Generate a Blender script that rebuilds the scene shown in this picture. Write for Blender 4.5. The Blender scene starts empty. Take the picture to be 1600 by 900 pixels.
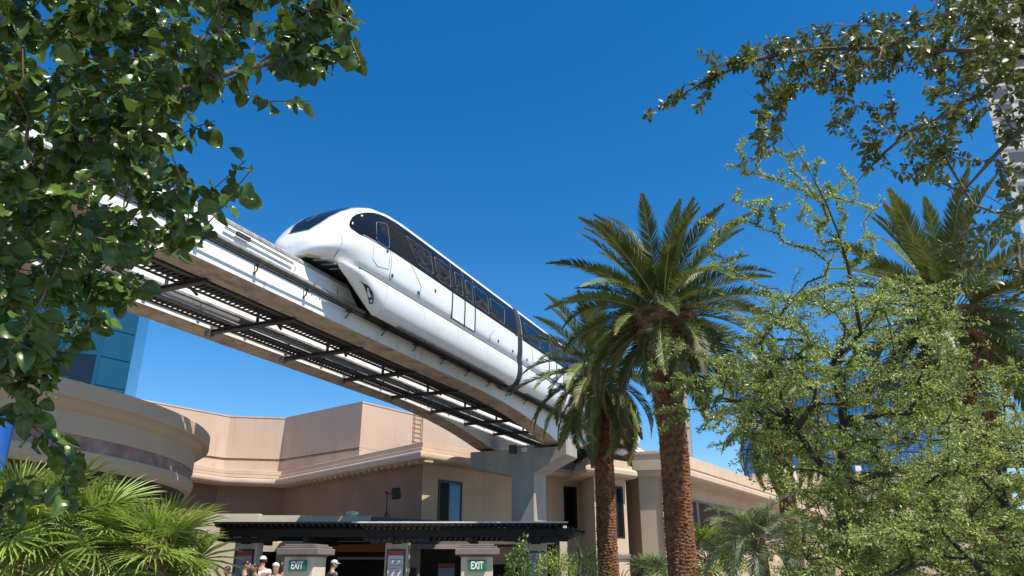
import bpy, bmesh, math, random
import numpy as np
from mathutils import Vector, Matrix

# ------------------------------------------------------------------ camera, sky, sun, exposure
scene = bpy.context.scene
C = scene.collection
R = math.radians
cam = bpy.data.cameras.new('camera'); camo = bpy.data.objects.new('camera', cam); C.objects.link(camo)
camo.location = (0, 0, 1.6); camo.rotation_euler = (R(90 + 20.85), 0, 0)
cam.sensor_width = 36; cam.lens = 36 * 1150 / 1600; cam.clip_start = .05; cam.clip_end = 3000
scene.camera = camo
SUN = Vector((.47, -.35, 1.0)).normalized()
EL = math.asin(SUN.z); ROT = math.atan2(SUN.x, SUN.y)
world = bpy.data.worlds.new('World'); scene.world = world; world.use_nodes = True
wn = world.node_tree
sky = wn.nodes.new('ShaderNodeTexSky'); sky.sky_type = 'NISHITA'; sky.sun_disc = False
sky.sun_elevation = EL; sky.sun_rotation = ROT; sky.altitude = 600
sky.air_density = 1.0; sky.dust_density = 0.25; sky.ozone_density = 2.5
hsv = wn.nodes.new('ShaderNodeHueSaturation'); hsv.inputs['Saturation'].default_value = 1.4
hsv.inputs['Value'].default_value = 1.0
bg = wn.nodes['Background']; bg.inputs['Strength'].default_value = 0.12
wn.links.new(sky.outputs[0], hsv.inputs['Color']); wn.links.new(hsv.outputs[0], bg.inputs['Color'])
sl = bpy.data.lights.new('sun', 'SUN'); sl.energy = 5.0; sl.angle = R(.53); sl.color = (1, .94, .83)
slo = bpy.data.objects.new('sun', sl); C.objects.link(slo); slo.location = (20, -20, 60)
slo.rotation_euler = SUN.to_track_quat('Z', 'Y').to_euler()
scene.view_settings.view_transform = 'Standard'; scene.view_settings.look = 'None'
scene.view_settings.exposure = 0.5; scene.view_settings.gamma = 1.0
scene.view_settings.use_curve_mapping = False

# ------------------------------------------------------------------ materials
MATS = {}
def mat(name, col, rough=.6, spec=.5, metal=0, var=.12, scale=3, bump=0, bscale=40, col2=None, coat=0,
        streak=0, trans=0, emit=None, spots=None, objvar=0, wear=None):
    m = bpy.data.materials.new(name); m.use_nodes = True; nt = m.node_tree; N = nt.nodes; L = nt.links
    p = N['Principled BSDF']
    p.inputs['Roughness'].default_value = rough; p.inputs['Metallic'].default_value = metal
    p.inputs['Specular IOR Level'].default_value = spec; p.inputs['Coat Weight'].default_value = coat
    geo = N.new('ShaderNodeNewGeometry')
    noi = N.new('ShaderNodeTexNoise'); noi.inputs['Scale'].default_value = scale; noi.inputs['Detail'].default_value = 6
    vec = geo.outputs['Position']
    if streak:
        mp = N.new('ShaderNodeMapping'); mp.inputs['Scale'].default_value = (1, 1, 1 / streak)
        L.new(vec, mp.inputs['Vector']); L.new(mp.outputs[0], noi.inputs['Vector'])
    else: L.new(vec, noi.inputs['Vector'])
    rmp = N.new('ShaderNodeValToRGB'); rmp.color_ramp.elements[0].position = .3; rmp.color_ramp.elements[1].position = .7
    c2 = col2 or tuple(x * (1 - var * 1.6) for x in col); c1 = tuple(min(1, x * (1 + var * .6)) for x in col)
    rmp.color_ramp.elements[0].color = (*c2, 1); rmp.color_ramp.elements[1].color = (*c1, 1)
    L.new(noi.outputs[0], rmp.inputs[0]); out = rmp.outputs[0]
    if wear:                                   # (colour, amount, scale): blotchy stains with edges of their own
        n2 = N.new('ShaderNodeTexNoise'); n2.inputs['Scale'].default_value = wear[2]; n2.inputs['Detail'].default_value = 8
        n2.inputs['Roughness'].default_value = .7
        mp2 = N.new('ShaderNodeMapping'); mp2.inputs['Scale'].default_value = wear[3] if len(wear) > 3 else (1, 1, 1)
        L.new(vec, mp2.inputs['Vector']); L.new(mp2.outputs[0], n2.inputs['Vector'])
        r2 = N.new('ShaderNodeValToRGB'); r2.color_ramp.elements[0].position = .62 - wear[1] * .3; r2.color_ramp.elements[1].position = .72
        L.new(n2.outputs[0], r2.inputs[0])
        mx = N.new('ShaderNodeMix'); mx.data_type = 'RGBA'; L.new(r2.outputs[0], mx.inputs['Factor'])
        L.new(out, mx.inputs['A']); mx.inputs['B'].default_value = (*wear[0], 1); out = mx.outputs['Result']
    if objvar:
        oi = N.new('ShaderNodeObjectInfo'); h = N.new('ShaderNodeHueSaturation')
        mr = N.new('ShaderNodeMapRange'); mr.inputs['To Min'].default_value = 1 - objvar; mr.inputs['To Max'].default_value = 1 + objvar
        L.new(oi.outputs['Random'], mr.inputs['Value']); L.new(mr.outputs[0], h.inputs['Value']); L.new(out, h.inputs['Color']); out = h.outputs[0]
    L.new(out, p.inputs['Base Color'])
    if bump:
        bn = N.new('ShaderNodeTexNoise'); bn.inputs['Scale'].default_value = bscale; bn.inputs['Detail'].default_value = 5
        L.new(vec, bn.inputs['Vector'])
        b = N.new('ShaderNodeBump'); b.inputs['Strength'].default_value = bump; b.inputs['Distance'].default_value = .02
        L.new(bn.outputs[0], b.inputs['Height']); L.new(b.outputs[0], p.inputs['Normal'])
    if trans:
        t = N.new('ShaderNodeBsdfTranslucent'); ms = N.new('ShaderNodeMixShader'); ms.inputs[0].default_value = trans
        hs = N.new('ShaderNodeHueSaturation'); hs.inputs['Hue'].default_value = .47; hs.inputs['Value'].default_value = 1.6
        L.new(out, hs.inputs['Color']); L.new(hs.outputs[0], t.inputs['Color'])
        L.new(p.outputs[0], ms.inputs[1]); L.new(t.outputs[0], ms.inputs[2]); L.new(ms.outputs[0], N['Material Output'].inputs[0])
    if emit:
        p.inputs['Emission Color'].default_value = (*emit[0], 1); p.inputs['Emission Strength'].default_value = emit[1]
    MATS[name] = m; return m

mat('paving', (.24, .22, .195), .85, var=.15, scale=.8, bump=.3)
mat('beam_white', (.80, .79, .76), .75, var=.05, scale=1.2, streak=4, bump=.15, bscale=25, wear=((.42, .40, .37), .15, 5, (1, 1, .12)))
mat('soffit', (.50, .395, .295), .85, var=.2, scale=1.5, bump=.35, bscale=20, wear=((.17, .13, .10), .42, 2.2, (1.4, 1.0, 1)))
mat('pier_concrete', (.36, .325, .28), .85, var=.12, scale=1.2, streak=5, bump=.3, bscale=25, wear=((.20, .18, .16), .22, 3, (1, 1, .1)))
mat('grey_rail', (.34, .325, .305), .6, var=.3, scale=6, bump=.3)
mat('steel_dark', (.040, .038, .037), .55, var=.3, scale=4, wear=((.10, .06, .04), .25, 6))
mat('steel_grey', (.20, .20, .20), .5, var=.2, scale=3, wear=((.10, .09, .085), .3, 3))
mat('cable_black', (.012, .012, .013), .5)
mat('train_white', (.79, .80, .81), .25, coat=.4, var=.03, scale=.7, wear=((.66, .65, .62), .12, 3, (1, 1, .3)))
mat('train_grey', (.24, .25, .27), .4, var=.05)
mat('train_under', (.02, .02, .022), .7, var=.3, scale=5)
mat('train_glass', (.010, .012, .016), .06, spec=.2, var=.05)
mat('train_pane', (.006, .009, .015), .03, spec=.5, var=.05)
mat('seal', (.19, .20, .215), .4, var=.05)
mat('seam', (.07, .07, .075), .6)
mat('bellows', (.03, .03, .034), .65, var=.15, bump=.2)
mat('warn_yellow', (.6, .4, .04), .5)
mat('stucco_pink', (.565, .415, .305), .9, var=.05, scale=.5, bump=.35, bscale=60, wear=((.47, .325, .24), .28, 1.1, (1, 1, .22)))
mat('stucco_tan', (.52, .40, .28), .9, var=.07, scale=.6, bump=.35, bscale=60, wear=((.45, .36, .27), .2, 1.3, (1, 1, .2)))
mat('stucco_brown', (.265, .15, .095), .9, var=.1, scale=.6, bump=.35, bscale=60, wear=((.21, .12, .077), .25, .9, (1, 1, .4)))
mat('stucco_round', (.50, .39, .28), .9, var=.06, scale=.6, bump=.3, bscale=60)
mat('stone_band', (.36, .225, .19), .5, var=.3, scale=2.5, wear=((.22, .13, .115), .4, 4))
mat('roof_grey', (.16, .145, .13), .9, var=.15)
mat('cream', (.66, .565, .42), .85, var=.06, bump=.25, bscale=60, wear=((.52, .44, .33), .15, 2, (1, 1, .3)))
mat('cap_brown', (.20, .155, .14), .8, var=.1, bump=.3, bscale=40)
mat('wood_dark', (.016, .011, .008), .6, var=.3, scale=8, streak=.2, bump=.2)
mat('wood_grey', (.10, .085, .075), .8, var=.2, scale=8)
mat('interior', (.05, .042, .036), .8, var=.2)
mat('frame_dark', (.012, .012, .013), .4)
mat('window_glass', (.006, .007, .008), .2, spec=.05)
mat('window_blue_reflection', (.01, .16, .36), .1, spec=.4)  # blue reflection put into the pane colour
mat('glass_teal', (.012, .075, .135), .08, spec=.35, var=.08, scale=.05)
mat('glass_blue', (.012, .085, .26), .08, spec=.8, var=.12, scale=.06)
mat('glass_navy', (.01, .018, .035), .06, spec=.35)
mat('tower_white', (.60, .55, .50), .8, var=.04)
mat('tower_cream', (.62, .53, .42), .85, var=.04)
mat('tower_window', (.12, .12, .125), .2)
mat('ladder_rust', (.45, .16, .09), .6, var=.2)
mat('sign_green', (.008, .16, .06), .35, var=.04)
mat('sign_white', (.85, .85, .83), .4, var=.02)
mat('paper', (.62, .62, .60), .6, var=.03)
mat('paper_grey', (.30, .34, .40), .6, var=.05)
mat('print_grey', (.25, .25, .26), .6)
mat('sign_red', (.42, .07, .045), .5, var=.05)
mat('sign_orange', (.62, .24, .04), .5, var=.08)
mat('poster_teal', (.10, .28, .34), .4, var=.5, scale=6, col2=(.45, .25, .10))
mat('banner_blue', (.02, .14, .50), .5, var=.1)
mat('bark', (.14, .105, .08), .85, var=.35, scale=12, streak=3, bump=.5, bscale=30)
mat('bark_twig', (.20, .135, .085), .75, var=.3, scale=15)
mat('bark_dark', (.055, .045, .035), .85, var=.3, scale=12, bump=.4)
mat('palm_trunk', (.225, .092, .037), .9, var=.45, scale=9, bump=.6, bscale=45, wear=((.07, .04, .025), .4, 7, (1, 1, 2)))
mat('palm_boot', (.30, .17, .095), .9, var=.4, scale=9, bump=.5, wear=((.09, .055, .035), .4, 8))
mat('palm_rachis', (.30, .30, .13), .6, var=.15)
mat('frond_green', (.125, .160, .036), .45, spec=.35, var=.3, scale=2, trans=.14, objvar=.35)
mat('frond_dry', (.23, .17, .055), .55, var=.3, scale=2, trans=.15, objvar=.3)
mat('fan_green', (.25, .345, .065), .42, spec=.35, var=.25, scale=2, trans=.24, objvar=.35)
mat('fan_blue', (.16, .21, .085), .45, var=.2, scale=2, trans=.15, objvar=.25)
mat('pear_leaf', (.088, .148, .022), .28, spec=.4, var=.3, scale=9, trans=.18, col2=(.034, .070, .012))
mat('oak_leaf', (.150, .175, .036), .38, spec=.3, var=.35, scale=12, trans=.18, col2=(.062, .082, .018))
mat('elm_leaf', (.31, .375, .095), .4, spec=.35, var=.3, scale=5, trans=.3, col2=(.125, .185, .035))
mat('shrub_leaf', (.13, .19, .04), .4, var=.4, scale=8, trans=.18, col2=(.04, .09, .018))
mat('shrub_lime', (.27, .32, .06), .42, var=.35, scale=8, trans=.2, col2=(.09, .15, .025))
mat('shrub_dry', (.36, .30, .14), .6, var=.3, scale=10, trans=.2)
mat('skin', (.50, .27, .19), .5, var=.06, scale=8)
mat('skin_tan', (.36, .17, .105), .5, var=.06, scale=8)
mat('hair_dark', (.025, .016, .012), .45, var=.3, scale=20)
mat('hair_blond', (.36, .24, .11), .5, var=.3, scale=20)
mat('cloth_white', (.70, .72, .76), .8, var=.06, scale=6)
mat('cloth_black', (.02, .02, .022), .8)
mat('cloth_blue', (.05, .08, .16), .8, var=.2)
mat('cloth_floral', (.035, .055, .075), .8, var=.2, wear=((.30, .42, .40), .5, 14))
mat('cap_beige', (.52, .50, .46), .8)
mat('speaker_black', (.018, .018, .02), .6, bump=.2)
mat('vent_white', (.72, .68, .62), .6)
mat('white_post', (.75, .74, .72), .6)

# ------------------------------------------------------------------ helpers
class MB:
    def __init__(s): s.v = []; s.f = []; s.m = []
    def add(s, vs, fs, mi=0):
        o = len(s.v); s.v += [tuple(v) for v in vs]; s.f += [tuple(i + o for i in f) for f in fs]; s.m += [mi] * len(fs); return s
    def box(s, a, b, mi=0):
        (x0, y0, z0), (x1, y1, z1) = a, b
        return s.add([(x0,y0,z0),(x1,y0,z0),(x1,y1,z0),(x0,y1,z0),(x0,y0,z1),(x1,y0,z1),(x1,y1,z1),(x0,y1,z1)],
              [(0,3,2,1),(4,5,6,7),(0,1,5,4),(1,2,6,5),(2,3,7,6),(3,0,4,7)], mi)
    def obox(s, c, ax, ay, az, mi=0):         # oriented box from centre and half vectors
        c, ax, ay, az = map(Vector, (c, ax, ay, az)); P = []
        for k in (-1, 1):
            for i, j in ((-1,-1),(1,-1),(1,1),(-1,1)): P.append(c + ax * i + ay * j + az * k)
        return s.add(P, [(0,3,2,1),(4,5,6,7),(0,1,5,4),(1,2,6,5),(2,3,7,6),(3,0,4,7)], mi)
    def tube(s, pts, r, n=6, mi=0, cap=True):
        pts = [Vector(p) for p in pts]; rs = r if isinstance(r, (list, tuple)) else [r] * len(pts)
        vs = []; up = Vector((0, 0, 1)); prev = None
        for i, p in enumerate(pts):
            t = (pts[min(i + 1, len(pts) - 1)] - pts[max(i - 1, 0)])
            if t.length < 1e-9: t = Vector((0, 0, 1))
            t.normalize()
            if prev is None: a = t.cross(up) if abs(t.z) < .95 else t.cross(Vector((1, 0, 0)))
            else: a = prev - t * prev.dot(t)
            if a.length < 1e-6: a = t.cross(Vector((.3, .8, .5)))
            a.normalize(); prev = a; b = t.cross(a)
            for k in range(n):
                q = 2 * math.pi * k / n; vs.append(p + (a * math.cos(q) + b * math.sin(q)) * rs[i])
        fs = []
        for i in range(len(pts) - 1):
            for k in range(n): fs.append((i*n+k, i*n+(k+1)%n, (i+1)*n+(k+1)%n, (i+1)*n+k))
        if cap: fs += [tuple(range(n))[::-1], tuple(range((len(pts)-1)*n, len(pts)*n))]
        return s.add(vs, fs, mi)
    def grid(s, rows, mi=0, close=False):
        w = len(rows[0]); vs = [p for r in rows for p in r]; fs = []
        for i in range(len(rows) - 1):
            for j in range(w if close else w - 1): fs.append((i*w+j, i*w+(j+1)%w, (i+1)*w+(j+1)%w, (i+1)*w+j))
        return s.add(vs, fs, mi)
    def lathe(s, c, prof, n=24, mi=0, sx=1, sy=1):
        rows = [[(c[0] + sx*r*math.cos(2*math.pi*k/n), c[1] + sy*r*math.sin(2*math.pi*k/n), c[2] + z) for k in range(n)] for r, z in prof]
        return s.grid(rows, mi, True)
    def prism(s, poly, f, mi=0):              # poly 2D list, f(u,v,k) k=0/1 -> 3D
        n = len(poly); vs = [f(u, v, 0) for u, v in poly] + [f(u, v, 1) for u, v in poly]
        return s.add(vs, [tuple(range(n))[::-1], tuple(range(n, 2*n))] + [(i, (i+1)%n, n+(i+1)%n, n+i) for i in range(n)], mi)
    def build(s, name, m, parent=None, smooth=False, bevel=0, loc=None, fixn=True):
        me = bpy.data.meshes.new(name)
        off = Vector((0, 0, 0))
        if parent:
            q = parent
            while q: off += q.location; q = q.parent
        if loc: off += Vector(loc)
        me.from_pydata([(v[0]-off.x, v[1]-off.y, v[2]-off.z) for v in s.v], [], s.f)
        for x in (m if isinstance(m, (list, tuple)) else [m]): me.materials.append(MATS[x])
        if isinstance(m, (list, tuple)): me.polygons.foreach_set('material_index', s.m)
        if fixn:
            bm = bmesh.new(); bm.from_mesh(me); bmesh.ops.recalc_face_normals(bm, faces=bm.faces); bm.to_mesh(me); bm.free()
        if smooth: me.polygons.foreach_set('use_smooth', [True] * len(me.polygons))
        o = bpy.data.objects.new(name, me); C.objects.link(o)
        if parent: o.parent = parent
        if loc: o.location = loc
        if bevel:
            b = o.modifiers.new('bevel', 'BEVEL'); b.width = bevel; b.segments = 2; b.limit_method = 'ANGLE'; b.angle_limit = R(40)
        return o
def tag(o, label=None, cat=None, group=None, kind=None):
    if label: o['label'] = label
    if cat: o['category'] = cat
    if group: o['group'] = group
    if kind: o['kind'] = kind
    return o
def thing(name, loc, label, cat, group=None):
    o = bpy.data.objects.new(name, None); C.objects.link(o); o.location = loc; o.empty_display_size = .2
    return tag(o, label, cat, group)
def inst(src, parent, loc=None, mw=None, scale=None):
    o = bpy.data.objects.new(src.name.split('.')[0], src.data); C.objects.link(o); o.parent = parent
    for md in src.modifiers:
        n = o.modifiers.new(md.name, md.type); n.width = md.width; n.segments = md.segments; n.limit_method = md.limit_method; n.angle_limit = md.angle_limit
    if loc: o.location = loc
    if mw is not None: o.matrix_local = mw
    return o
def wn_(o):
    try:
        m = o.modifiers.new('wn', 'WEIGHTED_NORMAL'); m.keep_sharp = True
    except Exception: pass
def autosmooth(o, ang=35):
    me = o.data; me.polygons.foreach_set('use_smooth', [True] * len(me.polygons))
    bm = bmesh.new(); bm.from_mesh(me)
    for e in bm.edges:
        e.smooth = not (len(e.link_faces) == 2 and e.calc_face_angle(0) > R(ang))
    bm.to_mesh(me); bm.free(); return o

# track frame: s along the guideway, n across it (to the right), plan axes below
TH = R(23.89)
DX, DY = math.sin(TH), math.cos(TH); NX, NY = math.cos(TH), -math.sin(TH)
def tp(s, n, z): return (s*DX + n*NX, s*DY + n*NY, z)

def offset_path(path, off):
    """plan polyline moved sideways by off to the right of its direction, mitred"""
    P = [Vector(p) for p in path]; out = []
    for i, p in enumerate(P):
        ns = []
        if i > 0: d = (p - P[i-1]).normalized(); ns.append(Vector((d.y, -d.x)))
        if i < len(P) - 1: d = (P[i+1] - p).normalized(); ns.append(Vector((d.y, -d.x)))
        if len(ns) == 2:
            b = (ns[0] + ns[1]).normalized(); out.append(p + b * off / max(.35, b.dot(ns[0])))
        else: out.append(p + ns[0] * off)
    return out
def sweep(mb, path, prof, mi=0):
    """prof: list of (offset to the right, z)"""
    cols = [offset_path(path, o) for o, z in prof]
    rows = [[(cols[k][i].x, cols[k][i].y, prof[k][1]) for k in range(len(prof))] for i in range(len(path))]
    return mb.grid(rows, mi)
def panel(mb, p0, p1, t0, t1, z0, z1, out0, out1, mi=0):
    """box on the vertical plane p0->p1 (right side is outside) between metres t0..t1 along it"""
    a = Vector(p0); d = (Vector(p1) - a).normalized(); n = Vector((d.y, -d.x))
    q = [a + d*t0 + n*out0, a + d*t1 + n*out0, a + d*t1 + n*out1, a + d*t0 + n*out1]
    return mb.add([(v.x, v.y, z0) for v in q] + [(v.x, v.y, z1) for v in q],
                  [(0,3,2,1),(4,5,6,7),(0,1,5,4),(1,2,6,5),(2,3,7,6),(3,0,4,7)], mi)

# ------------------------------------------------------------------ ground
g = MB(); g.add([(-900,-900,0),(900,-900,0),(900,1500,0),(-900,1500,0)], [(0,1,2,3)])
tag(g.build('ground', 'paving'), kind='structure')

# ------------------------------------------------------------------ guideway
S0, S1, SP = -12.0, 78.0, 34.7
ZB, ZT = 8.07, 9.37
def haunch(s):
    d = min(abs(s - SP), abs(s - (SP - 46)), abs(s - (SP + 46)))
    return .92 * max(0, 1 - d / 9.5) ** 2
def make_beam(n_out, label):
    """n_out: face toward the viewer; body runs .84 m to the left of it"""
    n_in = n_out - .84; root = thing('guideway_beam', tp(SP, n_out - .42, 0), label, 'guideway beam', 'guideway beams')
    ss = [S0 + i for i in range(int(S1 - S0) + 1)]
    body = MB(); sof = MB()
    rows = []; srows = []
    for s in ss:
        zb = ZB - haunch(s)
        rows.append([tp(s, n, z) for n, z in ((n_out, zb + .03), (n_out, ZT - .1), (n_out - .05, ZT), (n_in + .05, ZT), (n_in, ZT - .1), (n_in, zb + .03))])
        srows.append([tp(s, n, z) for n, z in ((n_in, zb + .03), (n_in + .04, zb), (n_out - .04, zb), (n_out, zb + .03))])
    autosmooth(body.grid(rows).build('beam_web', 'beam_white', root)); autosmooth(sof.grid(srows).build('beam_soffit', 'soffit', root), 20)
    t = MB()                                     # bare grey running edge along the top
    t.grid([[tp(s, n_out + dn, z) for dn, z in ((.004, ZT - .13), (.014, ZT - .125), (.014, ZT - .06), (-.03, ZT + .006), (-.3, ZT + .006))] for s in (S0, S1)])
    t.build('top_edge', 'grey_rail', root)
    r = MB()
    r.grid([[tp(s, n_out + dn, z) for dn, z in ((0, 8.82), (.09, 8.83), (.11, 8.81), (.11, 8.75), (.09, 8.73), (0, 8.72))] for s in (S0, S1)])
    r.build('power_rail', 'grey_rail', root)
    p = MB(); p.tube([tp(s, n_out + .17, 8.53 + .008 * math.sin(s * 1.3)) for s in np.arange(S0, S1, 1.0)], .026, 6); p.tube([tp(S0, n_out + .05, 8.67), tp(S1, n_out + .05, 8.67)], .02, 6)
    p.build('cable_pipe', 'cable_black', root, True)
    br = None; loc0 = Vector(root.location)
    for i in range(48):
        s = S0 + .4 + i * 1.87
        if br is None:
            b = MB(); b.tube([tp(s, n_out, 8.55), tp(s, n_out + .17, 8.55)], .022, 5); b.tube([tp(s, n_out + .12, 8.55), tp(s, n_out + .10, 8.40), tp(s, n_out + .0, 8.33)], .02, 5)
            b.obox(tp(s, n_out + .16, 8.53), tuple(.05 * x for x in (DX, DY, 0)), tuple(.045 * x for x in (NX, NY, 0)), (0, 0, .05))
            br = b.build('pipe_bracket', 'steel_dark', root); sb = s
        else: inst(br, root, loc=tuple((s - sb) * x for x in (DX, DY, 0)))
    jt = MB()
    return root
nb = make_beam(-12.55, 'white concrete guideway beam with brown soffit carrying the white train')
fb = make_beam(-16.28, 'empty white concrete guideway beam behind the steel cable walkway')
# short bus-bar piece and casting slots on the near beam
bb = MB(); bb.tube([tp(11.55, -12.48, 9.06), tp(14.0, -12.48, 9.06)], .014, 5); bb.tube([tp(11.55, -12.48, 9.10), tp(14.0, -12.48, 9.10)], .014, 5)
bb.obox(tp(12.15, -12.47, 9.08), tuple(.22*x for x in (DX, DY, 0)), tuple(.03*x for x in (NX, NY, 0)), (0, 0, .05)); bb.build('bus_bar', 'steel_dark', nb)
sl0 = None
for s in (8.6, 10.0, 14.15, 16.0, 17.9, 20.0, 22.3, 24.8):
    if sl0 is None:
        k = MB(); k.obox(tp(s, -12.545, 9.0), tuple(.012*x for x in (DX, DY, 0)), tuple(.008*x for x in (NX, NY, 0)), (0, 0, .07)); sl0 = k.build('casting_slot', 'seam', nb); ssl = s
    else: inst(sl0, nb, loc=tuple((s - ssl) * x for x in (DX, DY, 0)))

# steel walkway between the beams
wk = thing('cable_walkway', tp(SP, -14.9, 0), 'dark steel cable walkway with cross beams slung between the guideway beams', 'walkway')
def longbar(name, m, n0, n1, z0, z1, a=S0, b=S1):
    k = MB(); k.grid([[tp(s, n, z) for n, z in ((n0, z0), (n1, z0), (n1, z1), (n0, z1), (n0, z0))] for s in (a, b)]); return k.build(name, m, wk)
longbar('edge_angle', 'steel_dark', -13.55, -13.46, 8.06, 8.22); longbar('box_girder', 'steel_grey', -15.18, -15.02, 8.1, 8.19)
longbar('edge_angle', 'steel_dark', -14.30, -14.24, 8.1, 8.145); longbar('edge_angle', 'steel_dark', -13.68, -13.62, 8.1, 8.145)
longbar('edge_angle', 'steel_dark', -15.98, -15.92, 8.1, 8.145); longbar('edge_angle', 'steel_dark', -15.52, -15.46, 8.1, 8.145)
for nA, nB in ((-14.24, -13.68), (-15.92, -15.52)):                # ladder trays with cables
    k = MB()
    for i in range(int((S1 - S0) / .17)):
        s = S0 + i * .17; k.obox(tp(s, (nA + nB) / 2, 8.13), tuple(.022*x for x in (DX, DY, 0)), tuple((nB - nA) / 2 * x for x in (NX, NY, 0)), (0, 0, .014))
    tag(k.build('tray_rungs', 'steel_dark', wk), kind='stuff')
    for j in range(3):
        n = nA + (j + .7) * (nB - nA) / 3.4
        c = MB(); c.tube([tp(s, n + .02 * math.sin(s * .9 + j), 8.19) for s in np.arange(S0, S1, 1.2)], .055, 5); c.build('cable', 'cable_black', wk, True)
st0 = None
for i in range(60):
    s = S0 + i * 1.5
    if st0 is None:
        k = MB(); k.obox(tp(s, -15.1, 8.145), tuple(.012*x for x in (DX, DY, 0)), tuple(.09*x for x in (NX, NY, 0)), (0, 0, .055)); st0 = k.build('girder_stiffener', 'steel_dark', wk); s_0 = s
    else: inst(st0, wk, loc=tuple((s - s_0) * x for x in (DX, DY, 0)))
cb0 = None
for i in range(-2, 8):
    s = 15.2 + i * 3.2
    if s > SP + .5: break
    if cb0 is None:
        k = MB(); L_ = tuple(1.58 * x for x in (NX, NY, 0)); c = -14.85
        k.obox(tp(s, c, 7.98), tuple(.08*x for x in (DX, DY, 0)), L_, (0, 0, .012)); k.obox(tp(s, c, 8.075), tuple(.08*x for x in (DX, DY, 0)), L_, (0, 0, .012))
        k.obox(tp(s, c, 8.027), tuple(.012*x for x in (DX, DY, 0)), L_, (0, 0, .045)); cb0 = k.build('cross_beam', 'steel_dark', wk); sc = s
        k = MB(); k.obox(tp(s, -16.38, 8.06), tuple(.10*x for x in (DX, DY, 0)), tuple(.10*x for x in (NX, NY, 0)), (0, 0, .14)); k.tube([tp(s, -16.33, 7.85), tp(s, -16.33, 8.2)], .03, 5); cl0 = k.build('end_clamp', 'steel_grey', wk)
        k = MB()
        k.tube([tp(s, -14.62, 8.06), tp(s, -14.62, 8.45)], .05, 4); k.tube([tp(s, -13.9, 8.06), tp(s, -13.9, 8.5)], .04, 4); k.tube([tp(s + .05, -14.0, 8.08), tp(s + .9, -14.55, 8.16)], .05, 4); ps0 = k.build('hanger_post', 'steel_dark', wk)
    else:
        for o in (cb0, cl0, ps0): inst(o, wk, loc=tuple((s - sc) * x for x in (DX, DY, 0)))

# pier
pr = thing('guideway_pier', tp(SP, -14.45, 0), 'grey concrete pier with hammerhead crosshead under the guideway', 'pier')
col = MB(); col.prism([(-15.05, 0), (-13.85, 0), (-13.85, 7.3), (-15.05, 7.3)], lambda n, z, k: tp(SP - .8 + 1.6 * k, n, z)); col.build('column', 'pier_concrete', pr, bevel=.04)
cr = MB(); cr.prism([(-17.35, 6.35), (-15.08, 5.85), (-13.82, 5.95), (-12.15, 6.72), (-12.15, 7.55), (-12.5, 7.55), (-12.5, 7.13), (-17.35, 7.13)], lambda n, z, k: tp(SP - .78 + 1.56 * k, n, z)); cr.build('crosshead', 'pier_concrete', pr, bevel=.03)
jb = MB(); jb.obox(tp(SP - .9, -14.93, 7.12), tuple(.09*x for x in (DX, DY, 0)), tuple(.17*x for x in (NX, NY, 0)), (0, 0, .2)); jb.build('junction_box', 'steel_dark', pr)
pl = MB(); pl.obox(tp(SP - .81, -14.35, 7.08), tuple(.008*x for x in (DX, DY, 0)), tuple(.14*x for x in (NX, NY, 0)), (0, 0, .09)); plo = pl.build('number_plate', 'sign_white', pr)

FONT = None
def text_mesh(name, txt, size, m, parent, M, depth=.004, xs=1.0, align='CENTER', bold=0):
    cu = bpy.data.curves.new(name, 'FONT'); cu.body = txt; cu.size = size; cu.extrude = depth; cu.align_x = align; cu.align_y = 'CENTER'; cu.offset = bold
    o = bpy.data.objects.new(name + '_curve', cu); C.objects.link(o)
    dg = bpy.context.evaluated_depsgraph_get(); me = bpy.data.meshes.new_from_object(o.evaluated_get(dg)); me.name = name
    bpy.data.objects.remove(o); me.materials.clear(); me.materials.append(MATS[m])
    off = Vector((0, 0, 0)); q = parent
    while q: off += q.location; q = q.parent
    me.transform(Matrix.Translation(-off) @ M @ Matrix.Diagonal((xs, 1, 1, 1)))
    n = bpy.data.objects.new(name, me); C.objects.link(n); n.parent = parent; return n
def face_matrix(pos, right, up=(0, 0, 1)):
    r = Vector(right).normalized(); u = Vector(up).normalized(); n = r.cross(u)
    M = Matrix.Identity(4)
    for i in range(3): M[i][0] = r[i]; M[i][1] = u[i]; M[i][2] = n[i]; M[i][3] = pos[i]
    return M
text_mesh('plate_number', '252', .14, 'print_grey', plo, face_matrix(tp(SP - .825, -14.35, 7.08), (NX, NY, 0)), .002, bold=.003)

# ------------------------------------------------------------------ train
NC = -12.97
PROF = [(0,12.2),(.35,12.19),(.65,12.155),(.88,12.085),(1.03,11.985),(1.13,11.86),(1.2,11.7),(1.26,11.45),(1.31,11.15),(1.345,10.8),(1.365,10.5),(1.37,10.15),(1.36,9.88),(1.33,9.72),(1.27,9.62),(1.1,9.56),(0,9.56)]
SG = [14.3,14.33,14.39,14.5,14.65,14.85,15.1,15.45,15.95,16.6,17.4,18.2,19]
ZTOP = [9.80,9.93,10.06,10.22,10.40,10.63,10.94,11.28,11.64,11.95,12.13,12.19,12.2]
WS = [.10,.30,.46,.60,.71,.80,.87,.925,.962,.985,.997,1,1]
TK = [.30,.32,.34,.36,.36,.35,.31,.23,.13,.05,.0,0,0]
def prof_at(s):
    zt = float(np.interp(s, SG, ZTOP)); ws = float(np.interp(s, SG, WS)); tk = float(np.interp(s, SG, TK)); zb = 9.5 if s < 15 else float(np.interp(s, [15, 16.5], [9.5, 9.56]))
    out = []
    for w, z in PROF:
        f = (z - 9.56) / (12.2 - 9.56); zz = zb + f * (zt - zb); ww = w * ws
        ff = max(0, (.32 - f) / .32); ww *= 1 - tk * ff ** 1.3
        out.append((ww, zz))
    return out
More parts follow.
